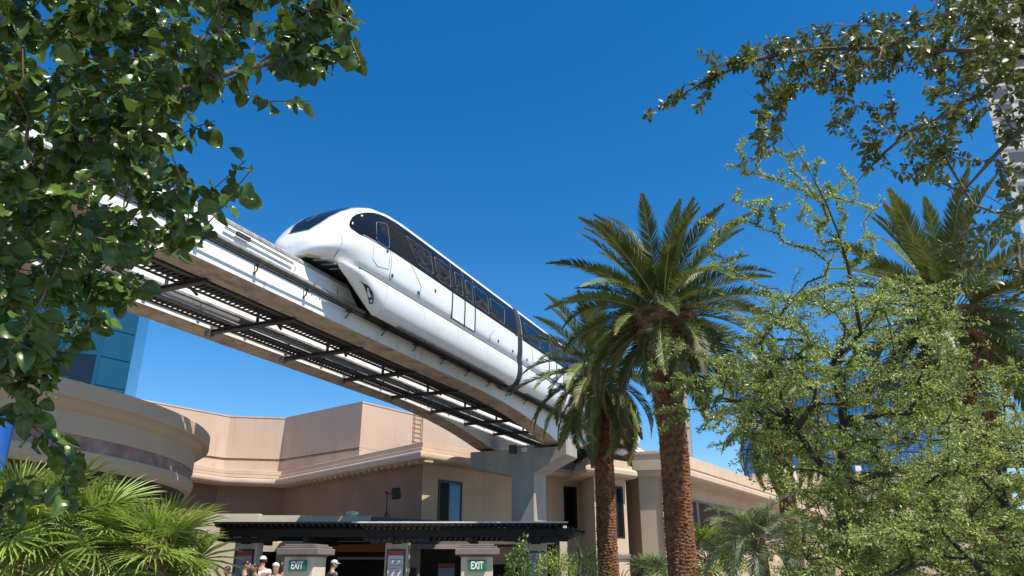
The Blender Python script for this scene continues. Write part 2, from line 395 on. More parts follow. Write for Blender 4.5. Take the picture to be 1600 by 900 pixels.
def side_w(s, z):
    p = prof_at(s)[:13]; zs = [q[1] for q in p][::-1]; w_ = [q[0] for q in p][::-1]
    return float(np.interp(z, zs, w_))
train = thing('monorail_train', tp(27, NC, 9.37), 'white monorail train with dark windows riding the near guideway beam', 'train')
CARS = [(14.3, 26.78, 0), (27.28, 35.3, None), (35.8, 48.28, 1)]
SM = 14.3 + 48.28                                # the far nose mirrors the near one
def smap(s, mir): return SM - s if mir else s
def loft(ss, cols, off=0, mir=False):
    rows = []
    for s in ss:
        p = prof_at(s); half = [p[k] for k in cols]
        rows.append([tp(smap(s, mir), NC + w, z) for w, z in half] + [tp(smap(s, mir), NC - w, z) for w, z in half[::-1]])
    return rows
def side_pt(s, z, sgn, off=.0, mir=False): return tp(smap(s, mir), NC + sgn * (side_w(s, z) + off), z + off * .05)
def side_patch(poly, sgn, off, name, m, parent, rows=14, cols=10, mir=False):
    """poly in (s,z), monotone in z: rows of s-intervals mapped onto the car side"""
    zs = [z for s, z in poly]; z0, z1 = min(zs), max(zs); k = MB(); out = []
    for i in range(rows + 1):
        z = z0 + (z1 - z0) * (i / rows); z = min(max(z, z0 + 1e-4), z1 - 1e-4); xs = []
        for j in range(len(poly)):
            (sa, za), (sb, zb) = poly[j], poly[(j + 1) % len(poly)]
            if (za - z) * (zb - z) <= 0 and abs(za - zb) > 1e-9: xs.append(sa + (sb - sa) * (z - za) / (zb - za))
        a, b = min(xs), max(xs); out.append([side_pt(a + (b - a) * c / cols, z, sgn, off, mir) for c in range(cols + 1)])
    o = k.grid(out).build(name, m, parent, True, fixn=False)
    # make the normals point away from the car
    me = o.data; nrm = me.polygons[len(me.polygons)//2].normal
    if nrm.dot(Vector((NX, NY, 0)) * sgn) < 0: me.flip_normals()
    return o
def rounded(poly, r, n=4):
    out = []; P = [Vector(p) for p in poly]
    for i, p in enumerate(P):
        a = (P[i-1] - p); b = (P[(i+1) % len(P)] - p); ra = min(r, a.length * .45, b.length * .45); pa = p + a.normalized() * ra; pb = p + b.normalized() * ra
        for k in range(n + 1):
            t = k / n; out.append(tuple(pa * (1-t)**2 + p * 2*t*(1-t) + pb * t*t))
    return out
def outline(poly, sgn, off, r, name, m, parent, closed=True, mir=False):
    pts = []
    n = len(poly)
    for i in range(n if closed else n - 1):
        a, b = Vector(poly[i]), Vector(poly[(i + 1) % n]); k = max(1, int((b - a).length / .2))
        for j in range(k): q = a.lerp(b, j / k); pts.append(side_pt(q.x, q.y, sgn, off, mir))
    pts.append(side_pt(*(poly[0] if closed else poly[-1]), sgn, off, mir))
    return MB().tube(pts, r, 5).build(name, m, parent, True)

def side_details(body, sgn, mir, s_a, s_b, nose):
    zb_, zt_ = 10.56, 11.77
    if nose:
        band = [(15.32,10.66),(15.35,10.58),(15.45,10.53),(15.7,10.51),(16.2,10.53),(17.2,zb_),(s_b - .02, zb_),(s_b - .02, zt_),(17.6,zt_),(17.2,11.75),(16.8,11.68),(16.4,11.56),(16.05,11.40),(15.7,11.19),(15.48,10.99),(15.36,10.80)]
    else: band = [(s_a + .02, zb_), (s_b - .02, zb_), (s_b - .02, zt_), (s_a + .02, zt_)]
    gb = side_patch(band, sgn, .012, 'window_band', 'train_glass', body, 30, 40, mir)
    L = s_b - s_a
    wins = []
    if nose:
        wins = [[(16.42,10.60),(17.08,10.60),(17.05,11.42),(16.46,11.26)], [(18.72,10.72),(19.72,10.72),(19.62,11.48),(18.05,11.48)],
                [(19.98,10.68),(20.95,10.68),(20.95,11.48),(19.88,11.48)], [(21.32,10.66),(21.86,10.66),(21.86,11.46),(21.32,11.46)],
                [(22.14,10.66),(22.68,10.66),(22.68,11.46),(22.14,11.46)], [(22.86,10.68),(24.02,10.68),(24.02,11.46),(22.86,11.46)],
                [(24.24,10.68),(25.42,10.68),(25.62,11.44),(24.24,11.44)]]
        seams = [[(15.03,9.58),(15.06,10.0),(15.02,10.4),(14.95,10.75)], [(16.32,10.56),(16.34,10.0),(16.6,9.86),(17.12,9.95),(17.16,10.56)], [(17.22,9.62),(17.24,10.56)], [(18.9,9.62),(19.0,10.05),(18.35,10.56)], [(24.1,9.62),(24.2,9.9),(24.5,10.2)]]
        doors = (21.08, 22.02, 22.84)
    else:
        c = (s_a + s_b) / 2
        wins = [[(s_a + .55, 10.68),(s_a + 2.0, 10.68),(s_a + 2.0, 11.46),(s_a + .35, 11.46)], [(s_a + 2.2, 10.68),(s_a + 3.4, 10.68),(s_a + 3.4, 11.46),(s_a + 2.2, 11.46)],
                [(c - .74,10.66),(c - .2,10.66),(c - .2,11.46),(c - .74,11.46)], [(c + .2,10.66),(c + .74,10.66),(c + .74,11.46),(c + .2,11.46)],
                [(s_b - 3.4,10.68),(s_b - 2.2,10.68),(s_b - 2.2,11.46),(s_b - 3.4,11.46)], [(s_b - 2.0,10.68),(s_b - .55,10.68),(s_b - .35,11.46),(s_b - 2.0,11.46)]]
        seams = [[(s_a + 1.2,9.62),(s_a + 1.0,10.56)], [(s_b - 1.2,9.62),(s_b - 1.0,10.56)]]; doors = (c - .95, c, c + .95)
    for w in wins:
        rp = rounded(w, .12); pane = side_patch(rp, sgn, .02, 'window', 'train_pane', body, 10, 4, mir); outline(rp, sgn, .023, .010, 'window_seal', 'seal', pane, True, mir)
    for q in seams: outline(q, sgn, .001, .009, 'panel_seam', 'seam', body, False, mir)
    for d0, d1 in zip(doors[:-1], doors[1:]):
        dp = side_patch([(d0 + .03,9.66),(d1 - .03,9.66),(d1 - .03,10.54),(d0 + .03,10.54)], sgn, .006, 'door', 'train_white', body, 8, 3, mir)
    for d in doors: outline([(d, 9.62), (d, 11.74)], sgn, .016, .022, 'door_seal', 'cable_black', body, False, mir)
    for ls, lz in (((17.34, 9.83), (18.86, 9.80), (19.9, 10.22), (24.9, 9.86), (26.3, 9.82), (17.0, 10.50)) if nose else ((s_a + .5, 9.82), (s_b - .5, 9.82))):
        c_ = side_pt(ls, lz, sgn, .006, mir); k = MB()
        k.obox(c_, tuple(.045*x for x in (DX, DY, 0)), tuple(.012*x for x in (NX, NY, 0)), (0, 0, .05)); k.build('latch', 'steel_dark', body, bevel=.008)

def skirt_w(z): return float(np.interp(z, [8.52,8.56,8.62,8.72,8.85,9.0,9.15,9.3,9.42,9.49], [.98,1.10,1.18,1.26,1.315,1.35,1.37,1.37,1.355,1.31]))
def skirt_panel(parent, sgn, a, b, lead=False, mir=False):
    zs = [8.52,8.545,8.58,8.63,8.7,8.8,8.92,9.05,9.18,9.3,9.4,9.46,9.49]; k = MB(); rows = []
    nS = 16 if lead else 3
    for i in range(nS + 1):
        row = []; f = i / nS
        for z in zs:
            if lead: s0 = float(np.interp(z, [8.52,8.62,8.8,9.0,9.2,9.38,9.49], [16.98,16.72,16.38,16.02,15.65,15.28,15.2])); s = s0 + (b - s0) * f ** 1.6; q_ = max(0, 1 - (s - s0) / .8); inn = (skirt_w(z) - .965) * (1 - math.sqrt(max(0, 1 - q_ * q_)))
            else: s = a + (b - a) * f; inn = 0
            row.append(tp(smap(s, mir), NC + sgn * (skirt_w(z) - inn), z))
        s_in = [16.3 + (b - 16.3) * f if lead else a + (b - a) * f]
        row += [tp(smap(max(s_in[0], a), mir), NC + sgn * .95, 9.47), tp(smap(max(s_in[0], a), mir), NC + sgn * .93, 8.56)]
        rows.append(row)
    k.grid(rows, close=True); n = len(rows[0]); k.add(rows[0], [tuple(range(n))]); k.add(rows[-1], [tuple(range(n))])
    return autosmooth(k.build('skirt_panel', 'train_white', parent), 50)
for (a, b, mir) in CARS:
    nose = mir is not None; mi_ = mir == 1
    if nose:
        sA, sB = 14.3, 26.78; ss = [14.3,14.315,14.33,14.36,14.39,14.44,14.5,14.57,14.65,14.75,14.85,14.97,15.1,15.27,15.45,15.7,15.9,16.25,16.6,17,17.4,17.8,18.2,18.6,19,21,23,25,26.78]
    else: sA, sB = a, b; ss = list(np.linspace(a, b, 6))
    k = MB()
    rows = loft(ss, range(len(PROF)), 0, mi_); k.grid(rows, close=True); n = len(rows[0]); k.add(rows[0], [tuple(range(n))]); k.add(rows[-1], [tuple(range(n))])
    body = autosmooth(k.build('car_body', 'train_white', train), 40)
    if nose:
        wsr = []
        for s in np.linspace(14.62, 16.45, 16):       # windscreen over the top of the nose
            p = prof_at(s); f = math.sin(math.pi * min(1, (s - 14.5) / 1.1) / 2); fk = np.linspace(0, 2.5 * min(1, .5 + .5 * f) * (1 if s < 15.9 else 1 - (s - 15.9) * .5), 7); half = []
            for q in fk:
                i0 = int(q); t = q - i0; w = p[i0][0] * (1-t) + p[i0+1][0] * t; z = p[i0][1] * (1-t) + p[i0+1][1] * t; half.append((w * 1.008, z + .014))
            wsr.append([tp(smap(s, mi_), NC - w, z) for w, z in half[::-1]] + [tp(smap(s, mi_), NC + w, z) for w, z in half[1:]])
        wso = MB().grid(wsr).build('windscreen', 'train_glass', body, True)
        MB().tube([tp(smap(14.95, mi_), NC - .05, 10.85), tp(smap(15.15, mi_), NC + .45, 11.22)], .016, 5).build('wiper', 'seal', wso)
        MB().tube([r[0] for r in wsr] + [r[-1] for r in wsr[::-1]] + [wsr[0][0]], .014, 5).build('windscreen_seal', 'seal', wso, True)
        u = MB(); u.grid([[tp(smap(s, mi_), NC + w, 9.475) for w in (-x, x)] for s, x in ((14.5, .45), (14.7, .6), (15.1, .85), (16, 1.1), (17.0, 1.2))]); u.build('nose_dark_plate', 'train_under', body)  # dark plate closing the open nose, coloured as its shaded inside
        y = MB(); y.tube([tp(smap(s, mi_), NC + prof_at(s)[13][0] * .96, 9.515) for s in (14.42, 14.5, 14.6, 14.75)], .018, 5); y.build('marker_strip', 'warn_yellow', body)
        for i in range(3):
            u = MB(); u.tube([tp(smap(14.7 + .35*i, mi_), NC + .55, 9.45), tp(smap(14.8 + .35*i, mi_), NC + .95, 9.44)], .03, 5); u.build('under_pipe', 'steel_grey', body)
    for sgn in (1, -1):
        side_details(body, sgn, mi_, sA, sB, nose)
        gr = MB(); g0 = 15.7 if nose else sA + .05
        gr.grid([[tp(smap(s, mi_), NC + sgn * w, z) for w, z in ((1.30, 9.46), (1.335, 9.50), (1.335, 9.64), (1.25, 9.66))] for s in (g0, sB)]); gr.build('groove_trim', 'train_grey', body)
        seams = [17.1, 19.3, 21.6, 23.95, sB] if nose else list(np.linspace(sA, sB, 6))
        if nose:
            pod = skirt_panel(body, sgn, 15.2, 17.09, True, mi_)
            v = MB()                                # air scoop in the pod
            top = [(15.92,9.16),(16.2,9.12),(16.45,9.0),(16.6,8.86),(16.68,8.74)]; bot = [(16.62,8.72),(16.48,8.82),(16.3,8.95),(16.1,9.08)]
            pts = [tp(smap(s, mi_), NC + sgn * (skirt_w(z) + .006 - (skirt_w(z) - .965) * (1 - math.sqrt(max(0, 1 - max(0, 1 - (s - float(np.interp(z, [8.52,8.62,8.8,9.0,9.2,9.38,9.49], [16.98,16.72,16.38,16.02,15.65,15.28,15.2]))) / .8) ** 2)))), z) for s, z in top + bot]
            v.add(pts, [tuple(range(len(pts)))]); v.build('air_scoop', 'train_under', pod)
            v = MB(); v.tube(pts[:5], .02, 5); v.build('scoop_lip', 'train_grey', pod)
            v = MB(); q = [tp(smap(s, mi_), NC + sgn * (skirt_w(z) + .006), z) for s, z in ((16.15, 8.98), (16.4, 8.86), (16.62, 8.72))]; v.tube(q, [.004, .018, .01], 5); v.build('scoop_lip', 'train_grey', pod)
        for p0, p1 in zip(seams[:-1], seams[1:]): skirt_panel(body, sgn, p0 + .008, p1 - .008, False, mi_)
        lv = None
        u = MB(); a0, b0 = sorted((smap(seams[0] + (.2 if nose else .1), mi_), smap(sB - .1, mi_)))
        u.prism([(.46, 8.60), (.92, 8.60), (.92, 9.5), (.46, 9.5)], lambda w, z, k_: tp(a0 if k_ == 0 else b0, NC + sgn * w, z)); u.build('bogie_frame', 'train_under', body)
        for i in range(int((sB - seams[0] - 1.6) / .62)):
            s = seams[0] + 1.4 + i * .62
            if lv is None:
                u = MB(); u.obox(tp(smap(s, mi_), NC + sgn * 1.03, 8.515), tuple(.26*x for x in (DX, DY, 0)), tuple(.055*x for x in (NX, NY, 0)), (0, 0, .02))
                for j in range(5): u.obox(tp(smap(s - .2 + .1*j, mi_), NC + sgn * 1.03, 8.49), tuple(.012*x for x in (DX, DY, 0)), tuple(.055*x for x in (NX, NY, 0)), (0, 0, .012))
                lv = u.build('louvre', 'steel_grey', body); lsv = smap(s, mi_)
            else: inst(lv, body, loc=tuple((smap(s, mi_) - lsv) * x for x in (DX, DY, 0)))
for s0 in (26.78, 35.3):
    k = MB(); rows = []
    for i in range(9):
        f = 1.0 + (.012 if i % 2 else -.02); s = s0 + .0 + .5 * i / 8
        p = [(w * f, 9.56 + (z - 9.56) * (1 + (f - 1) * .6)) for w, z in PROF[:14]] + [(1.36*f, 9.3), (1.34*f, 9.0), (1.2*f, 8.62), (.95, 8.5)]
        rows.append([tp(s, NC + w, z) for w, z in p] + [tp(s, NC - w, z) for w, z in p[::-1]])
    k.grid(rows, close=True).build('gangway_bellows', 'bellows', train, True)

# ------------------------------------------------------------------ main building
EAVE = [(-20.5,43.3),(-19.1,46.5),(-18.3,48.4),(-15.5,49.5),(-4.5,36.8),(-1.0,41.2),(9.5,48.2)]
UP = [(-24.5,42.2),(-22.4,45.4),(-19.2,50.0),(-15.6,50.7),(-9.3,45.4),(-2.4,55.4),(4,64.7)]
mb_ = thing('stucco_building', (-8, 45, 0), 'pink stucco building with stepped parapet and moulded cornice behind the pergola', 'building')
k = MB(); sweep(k, UP, [(0, 8.5), (0, 11.3), (-.35, 11.3), (-.35, 8)]); k.build('parapet_wall', 'stucco_pink', mb_)
k = MB(); sweep(k, UP, [(.03, 11.24), (.03, 11.33), (-.38, 11.33)]); k.build('parapet_coping', 'stucco_pink', mb_)
k = MB(); sweep(k, UP[:5] , [(-.16, 8.5), (-.16, 8.34), (.03, 8.34), (.03, 7.4)]); k.build('fascia_band', 'stucco_pink', mb_)
k = MB(); sweep(k, UP[4:], [(-.01, 8.52), (-.01, 7.0)]); k.build('side_wall', 'stucco_pink', mb_)
k = MB(); sweep(k, EAVE, [(-2.6,7.6),(-.6,7.62),(-.55,7.60),(-.55,7.37),(-.62,7.37),(-.62,7.31),(-.38,7.31),(-.36,7.29),(-.36,7.13),(-.42,7.12),(-.42,7.08),(-.12,7.06),(-.03,7.02),(0,6.94),(0,6.80),(-.03,6.72),(-.1,6.66),(-.16,6.64),(-.16,6.70),(-.34,6.70),(-.34,6.62),(-1.0,6.62)])
autosmooth(k.build('cornice', 'stucco_pink', mb_), 30)
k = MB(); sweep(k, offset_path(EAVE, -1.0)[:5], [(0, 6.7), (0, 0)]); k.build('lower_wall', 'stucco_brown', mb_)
k = MB(); sweep(k, offset_path(EAVE, -1.0)[4:], [(0, 6.7), (0, 0)]); k.build('lower_wall', 'stucco_tan', mb_)
# soffit brackets under the long eave
WALL = offset_path(EAVE, -1.0)
d0 = None
for i in range(26):
    f = (i + .6) / 26; p = Vector(EAVE[3]).lerp(Vector(EAVE[4]), f); d = (Vector(EAVE[4]) - Vector(EAVE[3])).normalized(); nn = Vector((d.y, -d.x))
    if d0 is None:
        k = MB(); c = p - nn * .62; k.obox((c.x, c.y, 6.58), (d.x*.1, d.y*.1, 0), (nn.x*.26, nn.y*.26, 0), (0, 0, .045)); d0 = k.build('soffit_block', 'stucco_tan', mb_); pd = p
    else: inst(d0, mb_, loc=(p.x - pd.x, p.y - pd.y, 0))
def window(root, p0, p1, t0, t1, z0, z1, splits, panes, frame='frame_dark', depth=.1):
    k = MB(); panel(k, p0, p1, t0, t1, z0, z1, .02, -.25); w = k.build('window', frame, root)
    q = [t0 + .07] + [t0 + (t1 - t0) * s for s in splits] + [t1 - .07]
    for i in range(len(q) - 1):
        k = MB(); panel(k, p0, p1, q[i] + .03, q[i+1] - .03, z0 + .08, z1 - .08, .02, .03); k.build('pane', panes[i], w)
    for (a, b, c, d_) in ((t0 - .05, t1 + .05, z1, z1 + .06), (t0 - .05, t0, z0, z1), (t1, t1 + .05, z0, z1)):
        k = MB(); panel(k, p0, p1, a, b, c, d_, -.02, .05); k.build('window_frame', frame, w)
    return w
window(mb_, WALL[4], WALL[5], 1.2, 2.9, 3.6, 5.86, (.45,), ('window_glass', 'window_blue_reflection'))
window(mb_, WALL[4], WALL[5], 5.4, 7.0, 3.6, 5.82, (.5,), ('window_glass', 'window_glass'))
window(mb_, WALL[5], WALL[6], 5.75, 6.6, 3.3, 6.1, (), ('window_glass',))
# roof ladder on the receding parapet
ld = thing('roof_ladder', (-6.1, 50.0, 7.6), 'rust red steel ladder fixed to the pink parapet wall', 'ladder')
P0, P1 = UP[4], UP[5]; a_ = Vector(P0); dd = (Vector(P1) - a_).normalized(); nn = Vector((dd.y, -dd.x))
for t in (4.72, 5.5):
    k = MB(); q = a_ + dd * t + nn * .14; k.tube([(q.x, q.y, 7.7), (q.x, q.y, 11.75), (q.x - nn.x*.4, q.y - nn.y*.4, 11.85)], .035, 5); k.build('rail', 'ladder_rust', ld)
r0 = None
for i in range(13):
    z = 7.9 + i * .3
    if r0 is None:
        k = MB(); q0 = a_ + dd * 4.72 + nn * .14; q1 = a_ + dd * 5.5 + nn * .14; k.tube([(q0.x, q0.y, z), (q1.x, q1.y, z)], .022, 5); r0 = k.build('rung', 'ladder_rust', ld)
    else: inst(r0, ld, loc=(0, 0, i * .3))

# projecting bay right of the pier and the long right wing
bay = thing('stucco_bay', (5.5, 44, 0), 'tan stucco bay with projecting eave right of the concrete pier', 'building')
BP = [(2.9,47.0),(4.0,40.7),(7.3,43.9)]
k = MB(); sweep(k, BP, [(-2.0,7.45),(-.5,7.46),(-.5,7.2),(-.36,7.18),(-.36,7.0),(-.12,6.93),(0,6.82),(0,6.62),(-.1,6.5),(-.3,6.46),(-.9,6.46)]); autosmooth(k.build('cornice', 'stucco_tan', bay), 30)
k = MB(); sweep(k, BP, [(-.9, 6.6), (-.9, 0)]); k.build('wall', 'stucco_tan', bay)
k = MB(); sweep(k, BP, [(-.84, 2.35), (-.80, 2.3), (-.80, 2.1), (-.86, 2.08)]); k.build('string_course', 'cap_brown', bay)
BW = offset_path(BP, -.9)
window(bay, BW[1], BW[2], 1.9, 2.5, 3.2, 6.0, (), ('window_glass',))
hv = thing('equipment_box', (4.5, 44.5, 7.5), 'dark louvred equipment box on the roof below the beam', 'equipment')
k = MB(); k.box((3.7, 43.3, 7.47), (5.6, 45, 8.0)); k.build('housing', 'steel_dark', hv, bevel=.02)
for i in range(5): k = MB(); k.box((3.75, 43.27, 7.52 + .09*i), (5.55, 43.3, 7.57 + .09*i)); k.build('louvre', 'cable_black', hv)
wg = thing('stucco_wing', (14, 52, 0), 'tan stucco wing with banded parapet behind the date palms', 'building')
WP = [(6.6,48.5),(7.2,44.9),(9.8,44.0),(20.9,61.7),(38,89)]
k = MB(); sweep(k, WP[:3], [(-2,8.0),(0,8.0),(0,7.05),(-.12,7.03),(-.12,6.7),(-.4,6.68),(-.4,0)]); k.build('front_wall', 'stucco_tan', wg)
k = MB(); sweep(k, WP[:3], [(-2.2,8.14),(.06,8.14),(.06,7.98),(0,7.96)]); k.build('coping', 'stucco_pink', wg)
k = MB(); sweep(k, WP[2:], [(-3,8.0),(0,8.0),(0,7.3),(-.1,7.28),(-.1,7.1),(.3,7.05),(.42,6.95),(.42,6.7),(.3,6.6),(0,6.55),(-1.2,6.5),(-1.2,0)]); autosmooth(k.build('side_parapet', 'stucco_pink', wg), 30)
HW = offset_path(WP[2:], -1.2)
for i in range(4): window(wg, HW[0], HW[1], 2.0 + 4.4*i, 6.0 + 4.4*i, 2.6, 5.7, (.33, .66), ('window_glass',)*3, 'steel_grey')
k = MB(); panel(k, HW[0], HW[1], .2, 30, 0, 2.2, 0, .35); k.build('base_wall', 'stucco_tan', wg)

# ------------------------------------------------------------------ round building at the left
RC = (-19.3, 19.17); rb = thing('round_building', (RC[0], RC[1], 0), 'round tan stucco building with purple stone band and overhanging rim', 'building')
def drum(name, m, prof, n=140, a0=-125, a1=75):
    k = MB(); k.grid([[(RC[0] + r*math.cos(R(a)), RC[1] + r*math.sin(R(a)), z) for r, z in prof] for a in np.linspace(a0, a1, n)]); return autosmooth(k.build(name, m, rb), 22)
drum('roof_rim', 'stucco_round', [(6.39,5.30),(10.3,5.36),(10.64,5.36),(10.66,5.34),(10.66,5.02),(10.64,5.0),(10.52,4.99),(10.50,4.97),(10.50,4.90),(10.40,4.84),(10.295,4.79)])
drum('drum_wall', 'stucco_round', [(10.295,4.823),(10.295,4.313),(10.267,4.313)])
drum('stone_band', 'stone_band', [(10.267,4.319),(10.267,3.993)])
drum('lower_lip', 'stucco_round', [(10.224,3.999),(10.338,3.999),(10.351,3.971),(10.351,3.816),(10.295,3.773),(10.295,3.702),(10.153,3.659)])
drum('drum_soffit', 'interior', [(10.155,3.659),(8.804,3.662)], 60)  # shade of the void under the lip put into the soffit colour
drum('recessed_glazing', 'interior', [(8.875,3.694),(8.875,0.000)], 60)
m0 = None
for i in range(26):
    a = R(-60 + i * 4.6)
    k = MB(); c = (RC[0] + 8.93*math.cos(a), RC[1] + 8.93*math.sin(a)); k.obox((c[0], c[1], 1.8), (math.cos(a)*.05, math.sin(a)*.05, 0), (-math.sin(a)*.06, math.cos(a)*.06, 0), (0, 0, 1.8)); k.build('mullion', 'frame_dark', rb)

# ------------------------------------------------------------------ ticket hall behind the pergola
th = thing('ticket_hall', (-5, 32, 0), 'low ticket hall with cream parapet and dark open front behind the pergola', 'building')
k = MB(); k.box((-13.5,31.0,0),(-10.2,31.4,3.66)); k.box((-10.2,31.02,2.55),(-8.3,31.4,3.6)); k.box((-8.3,31.04,2.6),(-5.7,31.4,3.58)); k.build('parapet', 'cream', th)
k = MB(); k.add([(-5.7,31.1,3.55),(-.9,31.1,3.3),(-.9,34.5,3.5),(-5.7,34.5,3.62)], [(0,1,2,3)]); k.add([(-5.7,31.1,2.5),(-.9,31.1,2.5),(-.9,31.1,3.3),(-5.7,31.1,3.55)], [(0,1,2,3)]); k.add([(-13.5,31.4,3.35),(-5.7,31.4,3.35),(-5.7,37,3.5),(-13.5,37,3.5)], [(0,1,2,3)]); k.build('roof', 'roof_grey', th)
k = MB(); k.box((-.9,31.2,2.5),(2.2,35,3.2)); k.build('roof_slab', 'roof_grey', th)
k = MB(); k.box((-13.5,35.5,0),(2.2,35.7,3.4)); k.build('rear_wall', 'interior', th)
for x in (-13.5, 1.9): k = MB(); k.box((x,31.0,0),(x+.3,35.5,3.2)); k.build('end_wall', 'cream', th)
k = MB(); k.box((-9.35,31.05,0),(-8.7,31.35,2.5)); k.build('pilaster', 'cream', th)
k = MB(); k.box((-10.2,30.95,2.22),(-8.0,31.3,2.55)); k.build('lintel', 'cream', th)
k = MB(); k.box((-4.1,30.95,2.32),(-.9,31.2,2.5)); k.box((-4.3,31.0,0),(-3.65,31.3,2.32)); k.build('counter_surround', 'pier_concrete', th)
k = MB(); k.box((-3.6,31.3,1.9),(-1.3,31.5,2.3)); k.build('counter_header', 'wood_dark', th)
k = MB(); k.box((-7.55,33.0,2.25),(-5.2,33.1,2.55)); k.build('menu_light', 'sign_orange', th)
k = MB(); k.box((-7.4,33.2,1.95),(-4.6,33.3,2.05)); k.build('shelf', 'cream', th)
k = MB(); k.box((-3.2,31.6,0),(-1.5,32.2,1.1)); k.box((-3.0,31.55,1.3),(-2.5,31.6,1.75)); k.build('counter', 'wood_dark', th)
k = MB(); k.box((-2.95,31.52,1.15),(-2.3,31.56,1.62)); k.build('notice_board', 'paper_grey', th)
k = MB(); k.box((-2.95,31.52,1.64),(-2.3,31.56,1.78)); k.build('notice_header', 'sign_red', th)
k = MB(); k.box((-4.15,30.9,1.2),(-3.75,30.96,1.62)); k.build('notice_board', 'frame_dark', th)

# vent and speaker on its roof
vt = thing('roof_vent', (-6.9,32,3.5), 'small round white vent cap on the low cream roof', 'vent')
k = MB(); k.lathe((-6.65,32,3.3), [(.02,0),(.2,0),(.2,.4),(.25,.4),(.26,.46),(.24,.5),(.1,.53),(.001,.535)], 20); autosmooth(k.build('cap', 'vent_white', vt), 40)
sp = thing('loudspeaker', (-5.55,34,3.6), 'black loudspeaker on a thin pole above the low roof', 'speaker')
k = MB(); k.tube([(-5.55,34,3.55),(-5.58,34,4.78)], .03, 6); k.tube([(-5.58,34,4.72),(-5.25,34,4.72)], .025, 6); k.build('pole', 'speaker_black', sp)
for dx, dy in ((.22,.1),(-.2,.12),(0,-.22)): k = MB(); k.tube([(-5.55,34,3.98),(-5.55+dx,34+dy,3.57)], .02, 5); k.build('leg', 'speaker_black', sp)
k = MB(); k.obox((-5.18,33.95,4.72), (.19,.05,.03), (-.05,.17,0), (-.03,0,.24)); k.build('cabinet', 'speaker_black', sp, bevel=.06)
k = MB(); k.tube([(-5.68,34,4.76),(-5.56,34,4.79)], .05, 6); k.build('clamp', 'speaker_black', sp)

# ------------------------------------------------------------------ pergola
pg = thing('pergola', (-4, 27, 0), 'dark timber pergola on cream columns across the forecourt', 'pergola')
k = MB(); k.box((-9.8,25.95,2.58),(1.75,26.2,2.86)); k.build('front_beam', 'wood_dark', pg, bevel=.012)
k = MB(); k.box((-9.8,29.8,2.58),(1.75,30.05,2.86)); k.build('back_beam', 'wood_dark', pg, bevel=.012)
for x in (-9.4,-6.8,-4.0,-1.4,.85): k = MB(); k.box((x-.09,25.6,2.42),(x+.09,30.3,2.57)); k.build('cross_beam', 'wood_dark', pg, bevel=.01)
for xc in (-8.95, -3.88, .8):
    k = MB(); k.prism([(xc-1.15,2.57),(xc+1.15,2.57),(xc+1.05,2.44),(xc+.75,2.44),(xc+.65,2.40),(xc-.65,2.40),(xc-.75,2.44),(xc-1.05,2.44)], lambda u, v, q: (u, 25.98 + .2*q, v)); k.build('corbel', 'wood_dark', pg)
rf = None; nR = 58
for i in range(nR):
    x = -9.75 + i * .2
    if rf is None:
        k = MB(); k.prism([(25.42,2.90),(25.42,2.98),(30.4,2.98),(30.4,2.865),(25.6,2.865)], lambda u, v, q: (x - .045 + .09*q, u, v)); rf = k.build('rafter', 'wood_dark', pg, bevel=.006); xr = x
    else: inst(rf, pg, loc=(x - xr, 0, 0))
rp = None
for i in range(34):
    y = 25.55 + i * .145
    if rp is None:
        k = MB(); k.box((-9.9, y - .03, 2.984),(1.8, y + .03, 3.04)); rp = k.build('purlin', 'wood_grey', pg); yr = y
    else: inst(rp, pg, loc=(0, y - yr, 0))
k = MB(); k.box((-5.3,25.44,3.0),(1.85,25.5,3.045)); k.build('edge_flashing', 'white_post', pg)
tl = None
for i in range(7):                               # side tails at the right end
    y = 25.7 + i * .65
    if tl is None:
        k = MB(); k.prism([(1.5,2.87),(2.35,2.80),(2.42,2.70),(2.2,2.62),(1.5,2.64)], lambda u, v, q: (u, y - .05 + .1*q, v)); tl = k.build('rafter_tail', 'wood_dark', pg, bevel=.006); yt = y
    else: inst(tl, pg, loc=(0, y - yt, 0))
for i in range(5):
    k = MB(); x = 1.85 + .14*i; k.box((x, 25.5, 2.83 - .02*i),(x + .06, 30.2, 2.88 - .02*i)); k.build('purlin', 'wood_grey', pg)
for xc, lab in ((-8.95, 0), (-3.88, 1), (.8, 2)):
    k = MB(); k.box((xc-.38,26.25,0),(xc+.38,26.9,2.56)); k.build('column', 'cream', pg, bevel=.02)
    k = MB(); k.box((xc-.43,26.2,0),(xc+.43,26.95,.35)); k.build('column_base', 'cap_brown', pg, bevel=.02)
    k = MB(); k.box((xc-.15,26.14,2.36),(xc+.15,26.25,2.58)); k.build('beam_pocket', 'wood_dark', pg)
    k = MB(); k.box((xc-.31,26.19,.75 if lab < 2 else 1.1),(xc+.31,26.25,2.2 if lab < 2 else 2.14)); fr = k.build('poster_frame', 'frame_dark', pg)
    if lab == 2:
        k = MB(); k.box((xc-.26,26.175,1.15),(xc+.26,26.19,2.09)); k.build('poster', 'poster_teal', fr)
    else:
        k = MB(); k.box((xc-.26,26.175,.98),(xc+.26,26.19,2.0)); ps = k.build('poster', 'paper' if lab else 'paper_grey', fr)
        k = MB(); k.box((xc-.26,26.175,2.004),(xc+.26,26.19,2.15)); k.build('poster_header', 'sign_red', fr)
        k = MB(); k.box((xc-.26,26.175,.8),(xc+.26,26.19,.976)); k.build('poster_footer', 'sign_orange', fr)
        for j, (w0, w1) in enumerate(((-.2,.2),(-.2,.15),(-.2,.21),(-.2,.05),(-.2,.18))):
            k = MB(); z = 1.86 - j*.09; k.box((xc+w0,26.172,z),(xc+w1,26.175,z+.022)); k.build('print_line', 'print_grey', ps)

